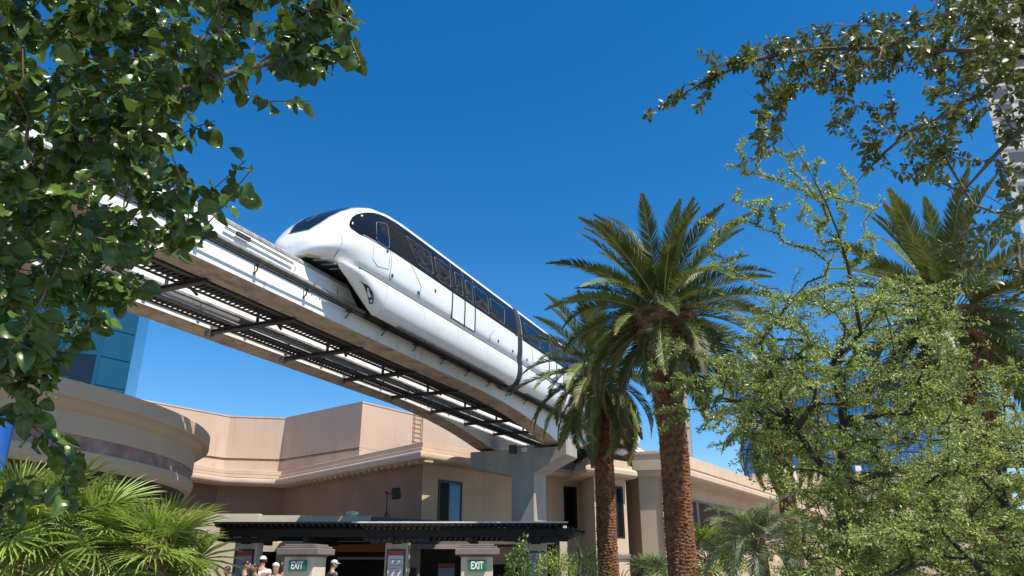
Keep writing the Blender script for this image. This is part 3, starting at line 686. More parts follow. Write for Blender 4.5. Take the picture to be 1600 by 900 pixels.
# ------------------------------------------------------------------ EXIT pillars
def exit_pillar(cx, cy, rz, label):
    t = thing('exit_pillar', (cx, cy, 0), label, 'gate pillar', 'exit gate pillars')
    c, s_ = math.cos(rz), math.sin(rz)
    def W(x, y, z): return (cx + x*c - y*s_, cy + x*s_ + y*c, z)
    def bx(name, x, y, z0, z1, m, bev=.012):
        k = MB(); k.add([W(-x,-y,z0),W(x,-y,z0),W(x,y,z0),W(-x,y,z0),W(-x,-y,z1),W(x,-y,z1),W(x,y,z1),W(-x,y,z1)], [(0,3,2,1),(4,5,6,7),(0,1,5,4),(1,2,6,5),(2,3,7,6),(3,0,4,7)]); return k.build(name, m, t, bevel=bev)
    bx('shaft', .33, .33, 0, 1.83, 'cream', .02); bx('base', .38, .38, 0, .3, 'cap_brown')
    bx('cap_moulding', .36, .36, 1.83, 1.86, 'cap_brown'); bx('cap_block', .46, .46, 1.862, 1.99, 'cap_brown', .015); bx('cap_step', .415, .415, 1.992, 2.035, 'cap_brown', .008); bx('cap_top', .345, .345, 2.037, 2.075, 'cap_brown', .008)
    k = MB(); k.add([W(x,y,z) for z in (1.545,1.755) for x, y in ((-.185,-.40),(.185,-.40),(.185,-.33),(-.185,-.33))], [(0,3,2,1),(4,5,6,7),(0,1,5,4),(1,2,6,5),(2,3,7,6),(3,0,4,7)]); sg = k.build('exit_sign', 'sign_green', t, bevel=.008)
    text_mesh('exit_lettering', 'EXIT', .205, 'sign_white', sg, face_matrix(W(0,-.402,1.65), (c, s_, 0)), .003, .62, bold=.004)
exit_pillar(-4.38, 16.65, R(-9), 'cream gate pillar with green EXIT sign beside the waiting people')
exit_pillar(-.75, 16.65, R(4), 'cream gate pillar with green EXIT sign beside the dark shrub')

# ------------------------------------------------------------------ far buildings
def far_tower(name, label, foot, h, m, wm, t_edges, z_edges, corner=None, fr=None):
    """foot: plan polyline seen from here (right side outside)"""
    t = thing(name, (foot[0][0], foot[0][1], 0), label, 'building')
    k = MB(); sweep(k, foot, [(-6, h), (0, h), (0, 0)]); k.build('facade', m, t)
    return t
# blue glass tower behind the round building
gt = far_tower('glass_tower', 'teal glass tower rising behind the round building', [(-92,96),(-62.6,108),(-59.8,112),(-71,137)], 64, 'glass_teal', None, None, None)
GP = [(-92,96),(-62.6,108)]
for i in range(6):
    for j in range(14):
        k = MB(); panel(k, GP[0], GP[1], 1 + i*5.1, 5.9 + i*5.1, 1 + j*4.4, 5.2 + j*4.4, .02, .1); k.build('glass_panel', 'glass_navy' if j < 8 - (i % 2) else 'glass_teal', gt)
for j in range(14):
    k = MB(); panel(k, (-62.6,108), (-59.8,112), 0.2, 4.7, 1 + j*4.4, 5.2 + j*4.4, .02, .1); k.build('glass_panel', 'glass_teal', gt)
# grey white hotel tower upper right
ht = far_tower('hotel_tower', 'pale grey hotel tower with grid of windows at upper right', [(96.0,125),(84.0,110),(122,104)], 130, 'tower_white', None, None, None)
w0 = None
for i in range(9):
    for j in range(26):
        tx = 1.2 + i*4.1; z = 44 + j*3.2
        if w0 is None:
            k = MB(); panel(k, (84.0,110), (122,104), tx, tx + 2.6, z, z + 1.9, -.05, .06); w0 = k.build('window', 'tower_window', ht); t00, z00 = tx, z; dv = (Vector((122,104)) - Vector((84.0,110))).normalized()
        else: inst(w0, ht, loc=(dv.x*(tx - t00), dv.y*(tx - t00), z - z00))
for j in range(27):
    k = MB(); panel(k, (84.0,110), (122,104), 0, 38, 43.3 + j*3.2, 43.6 + j*3.2, 0, .15); k.build('floor_ledge', 'tower_white', ht)
# slim cream tower behind the big palm
ct = far_tower('cream_tower', 'slim cream tower with small dark windows behind the tall palm trunk', [(17.2,80.6),(19.3,80),(20.3,84)], 25, 'tower_cream', None, None, None)
for j in range(18):
    k = MB(); panel(k, (19.3,80), (20.3,84), .9, 3.2, 9 + j*.9, 9.5 + j*.9, -.05, .05); k.build('window', 'tower_window', ct)
for j in range(5):
    k = MB(); panel(k, (17.2,80.6), (19.3,80), 0, 2.18, 9 + j*3.4, 9.15 + j*3.4, 0, .04); k.build('floor_joint', 'stone_band', ct)
# blue glass hotel behind the elm
bt = far_tower('blue_glass_hotel', 'deep blue glass building seen through the pale green tree', [(34.5,111),(29.3,95),(62,98),(66,112)], 27, 'frame_dark', None, None, None)
g0 = None; BA, BB = (29.3,95), (62,98); dv = (Vector(BB) - Vector(BA)).normalized()
for i in range(11):
    for j in range(7):
        if g0 is None:
            k = MB(); panel(k, BA, BB, .1, 2.95, 1.2, 4.7, -.02, .1); g0 = k.build('glass_panel', 'glass_blue', bt)
        else: inst(g0, bt, loc=(dv.x*3*i, dv.y*3*i, 3.65*j))
for j in range(7):
    for i in range(4):
        k = MB(); panel(k, (34.5,111), (29.3,95), .2 + 3.4*i, 3.4 + 3.4*i, 1.2 + 3.65*j, 4.7 + 3.65*j, -.02, .1); k.build('glass_panel', 'glass_blue', bt)
# low tan terraces behind the right trees
tr = thing('terrace_block', (36,84,0), 'stepped tan stucco terrace under the blue glass building', 'building')
k = MB(); k.box((24.5,78,0),(48,90,9.2)); k.build('lower_storey', 'stucco_pink', tr); k = MB(); k.box((24.2,77.7,9.21),(48.3,90,9.7)); k.build('ledge', 'stucco_tan', tr)
k = MB(); k.box((25.5,80,9.71),(47,90,11)); k.build('upper_storey', 'stucco_tan', tr)
for x in (29.5,33,36.5,40): k = MB(); k.box((x,79.88,9.8),(x+.6,79.99,11.8)); k.build('white_pier', 'white_post', tr)
# blue banner at far left edge
bn = thing('blue_banner', (-9.4, 12.4, 0), 'bright blue banner at the left edge behind the leaves', 'banner')
k = MB(); k.tube([(-9.45,12.42,0),(-9.45,12.42,4.6)], .05, 8); k.build('pole', 'white_post', bn)
k = MB(); k.grid([[(-9.4 + .1*i, 12.4 + .03*math.sin(i*1.2 + z), z) for i in range(11)] for z in np.linspace(2.6, 4.1, 9)]); k.grid([[(-9.4 + .1*i, 12.44 + .03*math.sin(i*1.2 + z), z) for i in range(11)] for z in np.linspace(2.6, 4.1, 9)]); k.build('flag', 'banner_blue', bn, True)

# ---- growth points in centimetres (x, y, z)
PEAR = [(-71,197,348),(-267,310,255),(-179,187,349),(-153,225,279),(-254,275,362),(-150,234,224),(-180,279,344),(-192,261,401),(-105,215,273),(-199,261,247),(-138,238,406),(-260,258,402),(-188,244,324),(-244,285,314),(-128,225,343),(-171,252,357),(-91,190,341),(-194,279,264),(-137,225,285),(-246,280,277),(-205,202,365),(-110,207,285),(-143,219,365),(-115,216,316),(-194,236,335),(-86,179,353),(-180,252,274),(-186,208,333),(-64,204,380),(-188,226,391),(-94,246,371),(-217,263,260),(-187,214,372),(-147,248,246),(-166,246,336),(-142,239,391),(-205,253,220),(-152,201,325),(-162,277,280),(-182,228,292),(-222,277,295),(-70,230,363),(-192,212,289),(-161,231,305),(-161,273,352),(-250,268,338),(-242,242,358),(-171,254,420),(-139,259,405),(-211,300,242),(-227,272,338),(-192,251,295),(-183,279,325),(-169,209,348),(-123,266,375),(-98,252,421),(-245,283,295),(-103,256,404),(-222,261,317),(-134,271,290),(-146,222,267),(-210,232,404),(-138,196,329),(-239,255,390),(-227,286,284),(-75,251,396),(-153,265,322),(-178,248,244),(-231,222,397),(-217,228,353),(-184,243,416),(-161,272,264),(-201,208,383),(-210,276,287),(-195,295,254),(-201,244,350),(-207,258,241),(-184,261,313),(-111,222,390),(-148,230,245),(-154,249,239),(-181,242,224),(-187,249,303),(-201,203,316),(-181,256,353),(-200,234,363),(-160,220,280),(-164,270,298),(-190,284,284),(-160,207,286),(-159,277,288),(-91,216,379),(-169,279,327),(-258,258,387),(-150,241,353),(-237,267,332),(-171,216,303),(-161,246,371),(-241,290,246),(-239,252,359),(-143,234,325),(-158,219,307),(-174,243,283),(-103,209,316),(-141,270,289),(-129,245,358),(-149,273,268),(-256,277,304),(-152,215,333),(-121,227,387),(-207,288,278),(-243,249,335),(-81,191,365),(-130,224,307),(-164,207,360),(-172,216,336),(-247,260,321),(-192,216,355),(-113,198,356),(-219,275,353),(-142,232,367),(-161,285,315),(-195,258,257),(-98,195,339),(-62,187,348),(-93,262,375),(-96,195,317),(-112,200,315),(-223,222,396),(-151,248,278),(-134,190,331),(-141,231,306),(-139,221,398),(-122,230,261),(-128,209,372),(-205,228,287),(-127,227,358),(-223,271,347),(-238,229,376),(-228,288,265),(-169,239,411),(-128,183,342),(-143,196,332),(-230,245,395),(-210,272,238),(-176,264,237),(-192,244,409),(-188,214,325),(-100,217,378),(-228,275,313),(-151,245,366),(-120,202,309),(-183,238,264),(-198,267,349),(-145,256,311),(-167,208,379),(-140,266,361),(-167,265,265),(-224,305,256),(-201,221,314),(-76,224,397),(-61,210,369),(-167,204,287),(-244,291,232),(-194,225,367),(-204,232,297),(-213,249,251),(-184,247,284),(-216,274,268),(-254,310,265),(-140,261,329),(-150,291,308),(-171,205,362),(-169,186,339),(-188,206,320),(-179,283,301),(-152,227,251),(-221,258,346),(-144,261,398),(-197,272,316),(-170,247,302),(-164,248,225),(-127,255,374),(-90,203,339),(-52,181,348),(-191,268,244),(-255,288,310),(-251,299,302),(-204,273,239),(-85,189,336),(-161,238,318),(-134,244,298),(-171,278,265),(-140,244,281),(-223,239,301),(-254,300,260),(-241,243,394),(-175,242,251),(-234,277,238),(-170,186,345),(-74,224,366),(-159,227,228),(-158,231,382),(-152,235,306),(-206,260,385),(-167,237,332),(-204,226,270),(-253,289,262),(-153,222,343),(-180,240,340),(-218,331,500),(-400,398,519),(-200,356,316),(-324,387,263),(-344,401,363),(-344,456,318),(-173,355,527),(-173,300,402),(-242,280,421),(-263,415,420),(-229,291,383),(-291,394,380),(-138,296,405),(-295,448,337),(-173,308,354),(-220,391,531),(-327,311,489),(-224,290,467),(-191,267,391),(-111,309,441),(-321,382,394),(-200,320,303),(-237,300,355),(-199,403,366),(-301,310,390),(-307,385,359),(-269,311,292),(-100,306,479),(-142,295,431),(-274,371,454),(-143,286,371),(-308,326,370),(-284,367,513),(-317,322,485),(-212,333,403),(-248,341,315),(-329,397,301),(-175,277,422),(-208,304,446),(-148,292,325),(-327,447,282),(-256,390,375),(-196,263,399),(-275,297,412),(-369,400,387),(-258,293,464),(-293,367,291),(-345,446,286),(-193,321,323),(-285,409,297),(-204,291,340),(-273,281,388),(-88,297,414),(-351,410,467),(-243,443,385),(-139,342,504),(-371,412,460),(-182,329,500),(-256,266,406),(-150,283,391),(-125,300,413),(-260,367,306),(-222,371,285),(-161,312,302),(-260,404,364),(-365,415,398),(-189,343,415),(-276,419,293),(-282,306,321),(-212,358,371),(-266,405,399),(-230,329,403),(-84,287,468),(-302,374,425),(-342,425,357),(-234,340,386),(-289,386,314),(-227,341,250),(-358,397,422),(-209,289,458),(-195,309,364),(-169,278,459),(-176,340,394),(-300,372,503),(-196,326,412),(-260,339,268),(-266,327,447),(-247,294,404),(-260,388,334),(-314,376,558),(-297,286,443),(-316,422,426),(-364,448,300),(-188,313,279),(-214,336,253),(-221,347,454),(-123,338,445),(-196,352,298),(-248,266,446),(-310,399,313),(-361,434,393),(-325,354,435),(-131,310,440),(-109,305,461),(-197,321,313),(-83,284,418),(-161,329,446),(-137,347,531),(-224,317,258),(-284,459,302),(-302,298,418),(-209,332,351),(-328,467,275),(-275,327,385),(-324,397,256),(-116,264,414),(-197,313,408),(-263,351,333),(-79,276,432),(-154,378,555),(-224,379,479),(-281,324,376),(-200,303,309),(-220,259,411),(-342,378,527),(-179,328,350),(-279,269,412),(-219,330,450),(-198,333,474),(-208,313,277),(-229,380,403),(-264,271,452),(-299,431,347),(-358,355,541),(-362,406,354),(-175,299,457),(-364,382,556),(-196,346,285),(-126,280,450),(-266,365,503),(-275,325,256),(-209,317,459),(-234,356,411),(-269,351,347),(-320,381,314),(-234,347,412),(-253,316,424),(-186,319,312),(-381,380,527),(-354,395,489),(-190,343,469),(-247,345,327),(-219,272,429),(-230,350,415),(-216,283,356),(-295,396,256),(-242,283,386),(-234,415,458),(-137,329,482),(-345,419,403),(-115,298,448),(-269,394,484),(-152,308,403),(-223,357,520),(-256,361,440),(-335,399,253),(-271,396,319),(-148,354,496),(-260,375,550),(-201,336,309),(-236,342,466),(-157,298,351),(-131,296,413),(-180,258,437),(-380,370,536),(-232,383,498),(-224,264,434),(-107,303,475),(-259,368,262),(-302,390,400),(-234,444,396),(-186,320,374),(-240,308,336),(-223,310,377),(-304,357,321),(-268,308,302),(-300,399,331),(-363,374,494),(-185,276,394),(-259,402,471),(-206,388,498),(-311,357,415),(-211,289,470),(-290,357,303),(-299,348,296),(-210,360,354),(-278,436,306),(-318,344,402),(-108,313,431),(-138,295,418),(-346,403,419),(-353,446,281),(-333,420,340),(-196,358,440),(-316,350,381),(-281,410,445),(-103,325,480),(-295,308,368),(-234,314,393),(-247,294,433),(-76,246,352),(-84,247,371),(-68,242,370),(-87,243,353),(-79,245,361),(-68,245,359),(-73,224,332),(-87,232,341),(-83,231,352),(-79,245,372),(-84,248,358),(-87,255,358),(-162,280,202),(-190,264,188),(-187,289,192),(-183,248,208),(-169,262,206),(-187,274,212),(-180,263,170),(-176,272,222),(-159,271,183),(-193,292,180)]
PEAR_HIGH = [(-133,227,708),(-318,234,489),(-124,266,524),(-250,263,547),(-281,256,466),(-308,228,681),(-264,306,514),(-72,307,522),(-181,254,611),(-178,261,521),(-276,225,579),(-216,228,769),(-84,258,573),(-286,231,763)]
PEAR_TWIGS = [[(-97,228,348),(-99,228,339),(-100,228,330),(-96,227,322),(-88,225,318),(-80,222,316),(-71,219,314)],[(-126,248,267),(-117,242,271),(-109,237,274),(-101,231,279),(-95,225,283),(-88,219,287)],[(-139,251,315),(-130,247,317),(-122,243,319),(-113,239,319)],[(-63,225,355),(-60,224,344),(-56,223,334)],[(-130,265,306),(-121,263,302),(-113,258,306),(-105,253,310)]]
OAK = [(263,298,387),(163,257,328),(181,242,365),(231,252,390),(176,281,317),(211,283,357),(191,248,352),(154,230,328),(261,311,407),(191,229,326),(181,220,364),(161,233,352),(169,238,368),(222,306,387),(197,231,314),(201,249,360),(183,261,367),(200,227,371),(219,304,373),(173,259,328),(216,241,364),(195,212,362),(216,283,415),(189,269,360),(192,293,340),(205,246,375),(183,264,318),(216,245,354),(223,260,344),(179,292,340),(172,239,314),(257,305,417),(214,272,381),(184,254,368),(189,237,364),(219,297,388),(214,308,353),(233,304,425),(187,271,346),(203,236,361),(235,301,419),(198,245,366),(279,326,369),(234,273,406),(188,222,366),(194,261,368),(196,292,381),(171,234,328),(195,294,356),(162,248,305),(156,228,324),(192,231,332),(246,287,377),(222,255,336),(232,294,384),(200,269,399),(210,240,362),(202,325,355),(202,284,401),(166,234,316),(216,311,363),(218,297,416),(183,229,369),(236,258,390),(206,294,385),(250,291,400),(231,277,351),(255,288,374),(200,263,375),(210,248,351),(176,239,320),(210,314,378),(228,254,396),(236,273,377),(244,291,396),(191,295,359),(221,261,339),(214,252,314),(257,284,434),(207,274,362),(195,249,385),(244,273,397),(245,296,425),(172,261,305),(215,248,380),(195,271,370),(202,315,340),(215,249,385),(274,319,370),(215,317,346),(236,269,414),(239,300,395),(185,269,370),(151,243,315),(237,269,382),(192,286,399),(229,269,355),(273,293,444),(211,250,339),(213,298,401),(214,280,383),(220,279,409),(195,320,341),(153,223,340),(188,266,343),(222,273,409),(191,300,335),(228,263,347),(201,263,380),(241,262,389),(169,253,312),(168,249,314),(205,248,366),(272,288,443),(188,274,366),(210,258,381),(207,323,354),(230,283,382),(250,270,402),(203,226,374),(206,319,362),(160,241,296),(182,260,349),(192,271,337),(250,286,410),(209,310,408),(204,240,339),(256,286,383),(192,277,396),(189,259,342),(151,225,343),(174,254,322),(167,246,371),(216,270,362),(161,244,313),(245,271,381),(222,253,356),(185,305,339),(220,275,373),(190,265,353),(203,244,333),(225,260,352),(233,249,394),(213,282,410),(185,226,341),(204,253,353),(195,240,372),(175,229,338),(212,293,412),(247,271,392),(197,284,351),(197,271,388),(259,290,393),(234,293,419),(201,301,353),(250,283,417),(193,233,375),(207,252,351),(211,270,388),(253,281,416),(199,265,362),(267,303,421),(192,241,355),(201,232,330),(229,303,414),(203,240,315),(191,229,370),(245,286,354),(205,278,368),(220,282,393),(177,271,386),(113,262,369),(128,249,351),(141,250,350),(146,264,384),(102,277,377),(168,277,395),(124,272,361),(110,269,360),(167,261,365),(118,253,357),(136,267,378),(168,285,390),(124,287,379),(143,272,391),(133,282,390),(97,248,352),(159,280,369),(137,251,357),(126,258,348),(169,256,368),(152,246,361),(174,263,388),(114,266,378),(167,269,388),(151,272,378),(136,255,370),(174,273,398),(170,273,369),(136,265,372),(131,276,367),(158,290,377),(109,255,346),(116,259,347),(147,280,365),(151,266,378),(136,278,374),(178,279,388),(132,261,379),(164,261,378),(153,261,364),(116,260,374),(170,282,372),(120,282,361),(113,267,366),(144,272,370),(111,266,372),(139,277,376),(115,247,365),(172,280,403),(113,248,358),(118,249,359),(136,273,364),(161,272,394),(149,261,381),(103,268,374),(167,265,367),(107,263,360),(104,265,374),(134,276,390),(142,254,372),(155,255,362),(151,281,386),(180,273,374),(164,272,395),(137,257,363),(158,267,381),(161,247,362),(147,282,394),(115,255,353),(144,287,369),(170,276,374),(133,279,374),(124,255,359),(177,274,396),(124,256,366),(157,272,370),(157,280,377),(147,254,371),(116,283,366),(165,285,376),(109,280,380),(117,267,354),(114,282,384),(118,259,348),(101,256,359),(95,265,368),(146,278,386),(134,260,355),(115,259,363),(169,279,392),(115,254,366),(169,258,358),(167,267,380),(142,259,373),(118,262,350),(102,264,330),(111,274,352),(114,269,341),(107,272,345),(118,278,353),(109,266,329),(101,261,319),(112,277,345),(114,264,349),(102,259,325),(105,263,348),(108,286,330),(118,281,343),(138,256,344),(142,270,337),(138,269,347),(150,275,351),(136,261,336),(146,274,360),(131,258,328),(131,252,342),(167,277,338),(156,255,343),(152,273,329),(145,265,313),(161,277,343),(162,266,342),(152,265,326),(158,276,327),(148,269,321),(146,258,331),(159,263,338),(161,275,350),(222,297,287),(243,317,255),(202,302,301),(245,310,314),(242,330,274),(201,257,273),(188,268,273),(209,271,265),(192,293,285),(212,274,258),(209,286,275),(200,280,246),(211,266,304),(198,272,289),(198,284,264),(221,295,295),(205,277,264),(248,325,264),(175,283,284),(208,299,298),(171,270,276),(211,305,283),(185,278,285),(212,294,283),(221,294,266),(193,292,280),(232,318,320),(185,245,279),(242,309,288),(251,336,261),(237,304,301),(172,249,268),(173,270,282),(204,264,299),(219,296,253),(197,259,248),(217,285,280),(177,250,281),(179,257,259),(194,255,287),(102,264,365),(96,266,364),(91,268,362),(86,270,361),(81,272,359),(76,274,357),(71,276,355),(66,278,353),(61,280,351),(97,265,364),(90,268,369),(83,271,375),(89,266,360),(87,273,356),(83,280,352),(229,256,361),(192,267,400),(224,243,396),(168,218,324),(229,272,396),(205,276,388),(187,225,370),(227,269,362),(201,249,354),(202,260,389),(226,264,368),(205,227,361),(199,253,396),(217,244,361),(198,250,348),(201,267,406),(245,280,373),(212,244,391),(204,259,378),(230,272,384),(160,216,326),(171,213,334),(189,253,381),(175,213,349),(201,244,368),(245,262,403),(182,255,366),(175,233,359),(215,274,375),(224,259,378),(213,242,382),(233,245,402),(212,237,361),(182,239,354),(221,270,383),(197,232,373),(186,255,382),(196,273,374),(204,256,383),(234,269,371),(216,264,360),(208,269,389),(167,215,337),(182,227,370),(187,218,347),(181,248,369),(221,252,376),(216,254,402),(196,261,368),(219,251,363),(189,232,362),(215,248,381),(212,239,352),(201,273,379),(227,247,380),(182,247,381),(181,218,367),(234,259,395),(177,214,330),(183,222,340),(223,273,320),(237,285,364),(182,239,304),(210,279,303),(188,241,328),(218,268,300),(183,239,294),(240,293,345),(200,250,325),(235,286,350),(196,246,313),(199,251,302),(214,274,305),(200,257,321),(247,287,351),(221,278,310),(248,294,338),(235,270,350),(214,269,319),(232,276,321),(185,246,293),(205,242,327),(199,249,338),(210,275,337),(204,244,323),(218,269,346)]
OAK_HIGH = [(338,248,556),(215,223,410),(213,214,530),(147,184,549),(337,280,448),(274,172,530),(160,200,499),(305,228,590),(203,250,437),(198,226,477),(303,241,473),(324,213,566),(189,160,508),(155,175,497),(270,220,594),(241,197,443),(217,215,480),(290,247,574),(164,178,531),(243,237,394),(214,240,542),(227,169,534),(209,200,495),(213,197,407),(216,218,442),(328,244,582),(196,248,508),(173,160,504),(217,248,404),(335,278,484),(225,268,427),(231,239,404),(221,252,450),(233,205,531),(288,221,439),(221,244,584),(140,182,494),(227,205,462),(256,203,478),(207,221,461)]
OAK_LIMBS = [[(248,244,362),(234,246,362),(221,249,363),(207,251,363),(193,253,363),(178,255,365),(164,257,368),(149,259,369),(134,261,370),(119,263,370),(104,267,368),(89,271,363),(75,276,357),(61,280,351)],[(227,229,374),(214,233,374),(200,238,374),(185,243,374),(171,247,374),(155,252,375),(139,255,378),(122,259,379)],[(248,250,347),(234,251,351),(221,252,354),(208,255,353),(196,261,346),(184,266,340),(171,270,335),(160,276,327),(150,283,317)],[(231,236,328),(220,239,325),(208,242,323),(197,246,319),(188,251,310),(180,257,301)],[(231,259,266),(222,262,273),(213,265,280),(203,268,286),(192,273,287),(181,278,286),(170,285,283)]]
ELM = [(557,933,315),(231,834,338),(391,755,439),(564,1044,163),(446,1025,239),(316,791,383),(350,910,319),(522,1038,216),(461,876,370),(425,1039,156),(367,867,481),(527,941,235),(405,692,395),(272,792,403),(245,723,331),(471,770,378),(315,904,261),(461,939,248),(472,954,131),(447,968,294),(379,1033,174),(458,858,290),(387,876,173),(416,870,368),(441,962,453),(380,886,378),(399,845,316),(400,894,471),(411,754,409),(232,782,300),(299,768,407),(337,987,327),(453,879,420),(540,963,264),(496,979,166),(444,960,139),(354,918,133),(325,971,291),(459,819,306),(547,977,415),(512,1030,304),(406,805,225),(436,1026,123),(423,885,461),(408,988,276),(359,820,199),(393,955,212),(405,743,455),(305,929,349),(507,944,406),(536,1004,247),(372,769,209),(330,899,346),(400,687,420),(445,755,318),(331,864,475),(491,810,357),(428,923,164),(509,970,192),(317,821,191),(282,838,389),(424,823,318),(506,865,247),(362,793,317),(408,1052,256),(354,938,272),(452,805,188),(341,836,332),(404,969,468),(412,1013,189),(401,1082,148),(540,972,295),(233,782,347),(474,784,307),(550,912,444),(287,769,378),(435,945,324),(468,969,464),(526,1016,262),(332,759,235),(317,813,360),(375,845,160),(362,857,294),(409,841,405),(348,965,133),(538,924,295),(464,946,416),(280,728,357),(493,986,371),(434,946,216),(333,749,354),(440,751,331),(496,843,383),(410,856,346),(487,956,200),(430,856,254),(352,724,283),(474,924,274),(411,855,170),(546,1051,122),(467,873,208),(529,869,490),(282,908,335),(343,948,464),(386,713,369),(582,1008,232),(346,805,185),(431,760,197),(359,762,223),(370,961,300),(491,842,367),(540,942,452),(329,954,280),(385,846,401),(516,878,475),(460,814,286),(574,930,471),(447,894,181),(319,1001,333),(274,742,347),(544,943,278),(474,887,350),(322,758,383),(521,1067,206),(300,976,375),(398,832,257),(476,880,138),(413,935,324),(491,859,453),(382,971,226),(278,732,404),(416,748,309),(422,956,134),(490,973,151),(500,954,454),(434,981,386),(381,695,402),(363,912,437),(350,820,324),(337,835,134),(478,879,179),(520,945,222),(438,963,260),(497,1055,199),(352,878,307),(480,943,491),(372,911,199),(558,1027,276),(462,923,307),(356,754,353),(464,761,328),(404,761,242),(513,952,280),(470,946,389),(298,930,403),(357,984,301),(321,742,258),(274,839,286),(385,895,213),(503,946,326),(339,971,351),(449,916,330),(335,901,429),(333,766,274),(388,880,411),(237,777,363),(566,1030,200),(243,783,371),(281,900,379),(489,838,306),(289,873,324),(301,759,418),(487,970,462),(292,726,327),(334,774,250),(341,822,223),(491,1019,155),(342,805,388),(263,940,384),(467,914,400),(415,1070,152),(329,897,309),(259,873,304),(320,777,232),(276,830,338),(318,897,419),(339,991,317),(358,790,157),(395,718,384),(393,856,387),(454,794,341),(472,896,171),(382,925,409),(399,761,425),(389,969,373),(345,749,277),(474,814,228),(272,756,239),(558,979,248),(361,866,146),(336,898,335),(438,786,335),(331,882,244),(487,828,316),(430,776,170),(348,776,217),(423,795,181),(422,689,406),(516,1023,259),(430,906,273),(285,809,292),(480,810,405),(463,761,315),(323,800,459),(416,914,176),(518,927,382),(305,896,365),(439,945,368),(321,763,428),(323,718,423),(302,863,341),(409,1001,174),(225,800,316),(340,926,366),(381,745,326),(278,892,299),(390,956,303),(367,845,149),(407,1100,117),(414,866,289),(496,957,234),(374,817,357),(337,905,477),(399,728,286),(305,767,365),(501,931,223),(338,921,466),(418,890,471),(432,844,138),(386,805,198),(526,1076,148),(398,887,240),(402,803,320),(474,1009,129),(549,971,225),(443,709,386),(339,732,423),(462,868,331),(361,809,181),(395,963,288)]
ELM_AIRY = [(437,823,546),(294,780,554),(275,691,626),(375,796,618),(356,745,526),(290,736,602),(281,793,614),(355,818,562),(449,789,579),(410,807,501),(352,791,509),(377,716,562),(297,701,617),(338,781,588),(397,725,528),(347,817,527),(304,751,520),(316,731,597),(378,788,583),(262,761,559),(349,762,521),(356,790,581),(402,844,526),(440,822,517),(315,764,587),(287,783,655),(296,771,598),(296,755,537),(289,785,537),(390,778,508),(278,706,610),(353,782,612),(345,730,540),(259,778,614),(322,797,522),(365,718,577),(373,773,585),(396,798,573),(279,774,628),(368,822,583),(414,810,611),(306,731,537),(381,823,521),(297,756,560),(294,759,624),(257,735,558),(329,722,601),(260,722,536),(329,757,561),(436,799,528),(413,796,522),(401,808,544),(379,784,625),(324,779,610),(409,811,561),(328,728,564),(304,778,674),(365,768,510),(383,816,546),(398,809,505),(384,748,550),(345,755,534),(217,831,338),(173,796,388),(206,790,360),(168,870,333),(151,795,353),(217,851,401),(164,823,301),(182,815,342),(196,836,412),(182,794,362),(197,822,319),(166,857,392),(180,816,312),(176,830,380),(179,795,352),(180,802,403),(276,809,557),(236,818,518),(278,815,517),(213,759,530),(261,813,492),(260,810,548),(237,774,534),(229,780,483)]
ELM_NEAR = [(443,592,244),(303,706,159),(390,684,124),(443,632,129),(474,829,218),(368,742,155),(452,673,171),(454,701,233),(362,726,227),(299,721,104),(599,840,184),(394,668,172),(429,822,119),(445,707,129),(440,815,180),(383,773,187),(376,682,148),(470,700,134),(501,713,207),(454,732,199),(365,861,120),(411,615,269),(421,705,254),(464,777,150),(545,755,279),(376,704,222),(427,783,253),(499,760,111),(341,747,206),(276,693,148),(493,668,222),(376,638,188),(524,783,96),(301,660,134),(501,700,248),(310,627,134),(468,658,225),(352,757,162),(514,824,161),(413,600,162),(371,615,210),(273,600,181),(447,667,188),(429,825,170),(534,801,232),(378,619,174),(405,719,236),(428,661,188),(392,592,197),(426,781,112),(520,756,107),(365,715,103),(395,703,221),(382,744,238),(384,694,132),(442,853,144),(464,809,186),(504,845,95),(333,837,126),(448,737,164),(518,793,125),(238,620,115),(276,686,122),(288,654,183),(599,814,222),(278,657,143),(408,637,172),(334,603,190),(313,655,108),(438,714,119),(370,698,184),(479,690,136),(412,864,110),(330,699,184),(334,746,112),(355,789,167),(381,760,214),(481,798,238),(392,717,106),(442,645,239),(374,690,161),(531,768,308),(278,670,117),(400,605,146),(379,608,238),(407,715,143),(508,746,208),(393,796,171),(479,706,147),(335,653,186),(441,867,113),(343,816,187),(501,775,280),(519,829,93),(468,686,119),(481,685,169),(299,681,106),(398,651,143),(508,874,96),(486,739,217),(451,702,121),(386,805,135),(484,792,126),(418,712,243),(378,695,202),(518,751,238),(380,812,128),(529,754,286),(392,583,222),(392,593,245),(501,702,165),(360,600,196),(409,650,200),(460,691,158),(390,774,143),(320,649,117),(308,645,173),(327,777,131),(377,819,97),(431,811,135),(446,689,136),(471,823,203),(401,680,132),(329,746,137),(397,688,249),(506,686,275),(464,680,129),(566,775,249),(424,609,244),(408,747,234),(568,812,249),(588,802,345),(532,706,365),(596,852,298),(558,792,369),(527,770,324),(506,754,266),(488,725,287),(589,834,321),(579,818,271),(513,708,336),(488,719,335)]
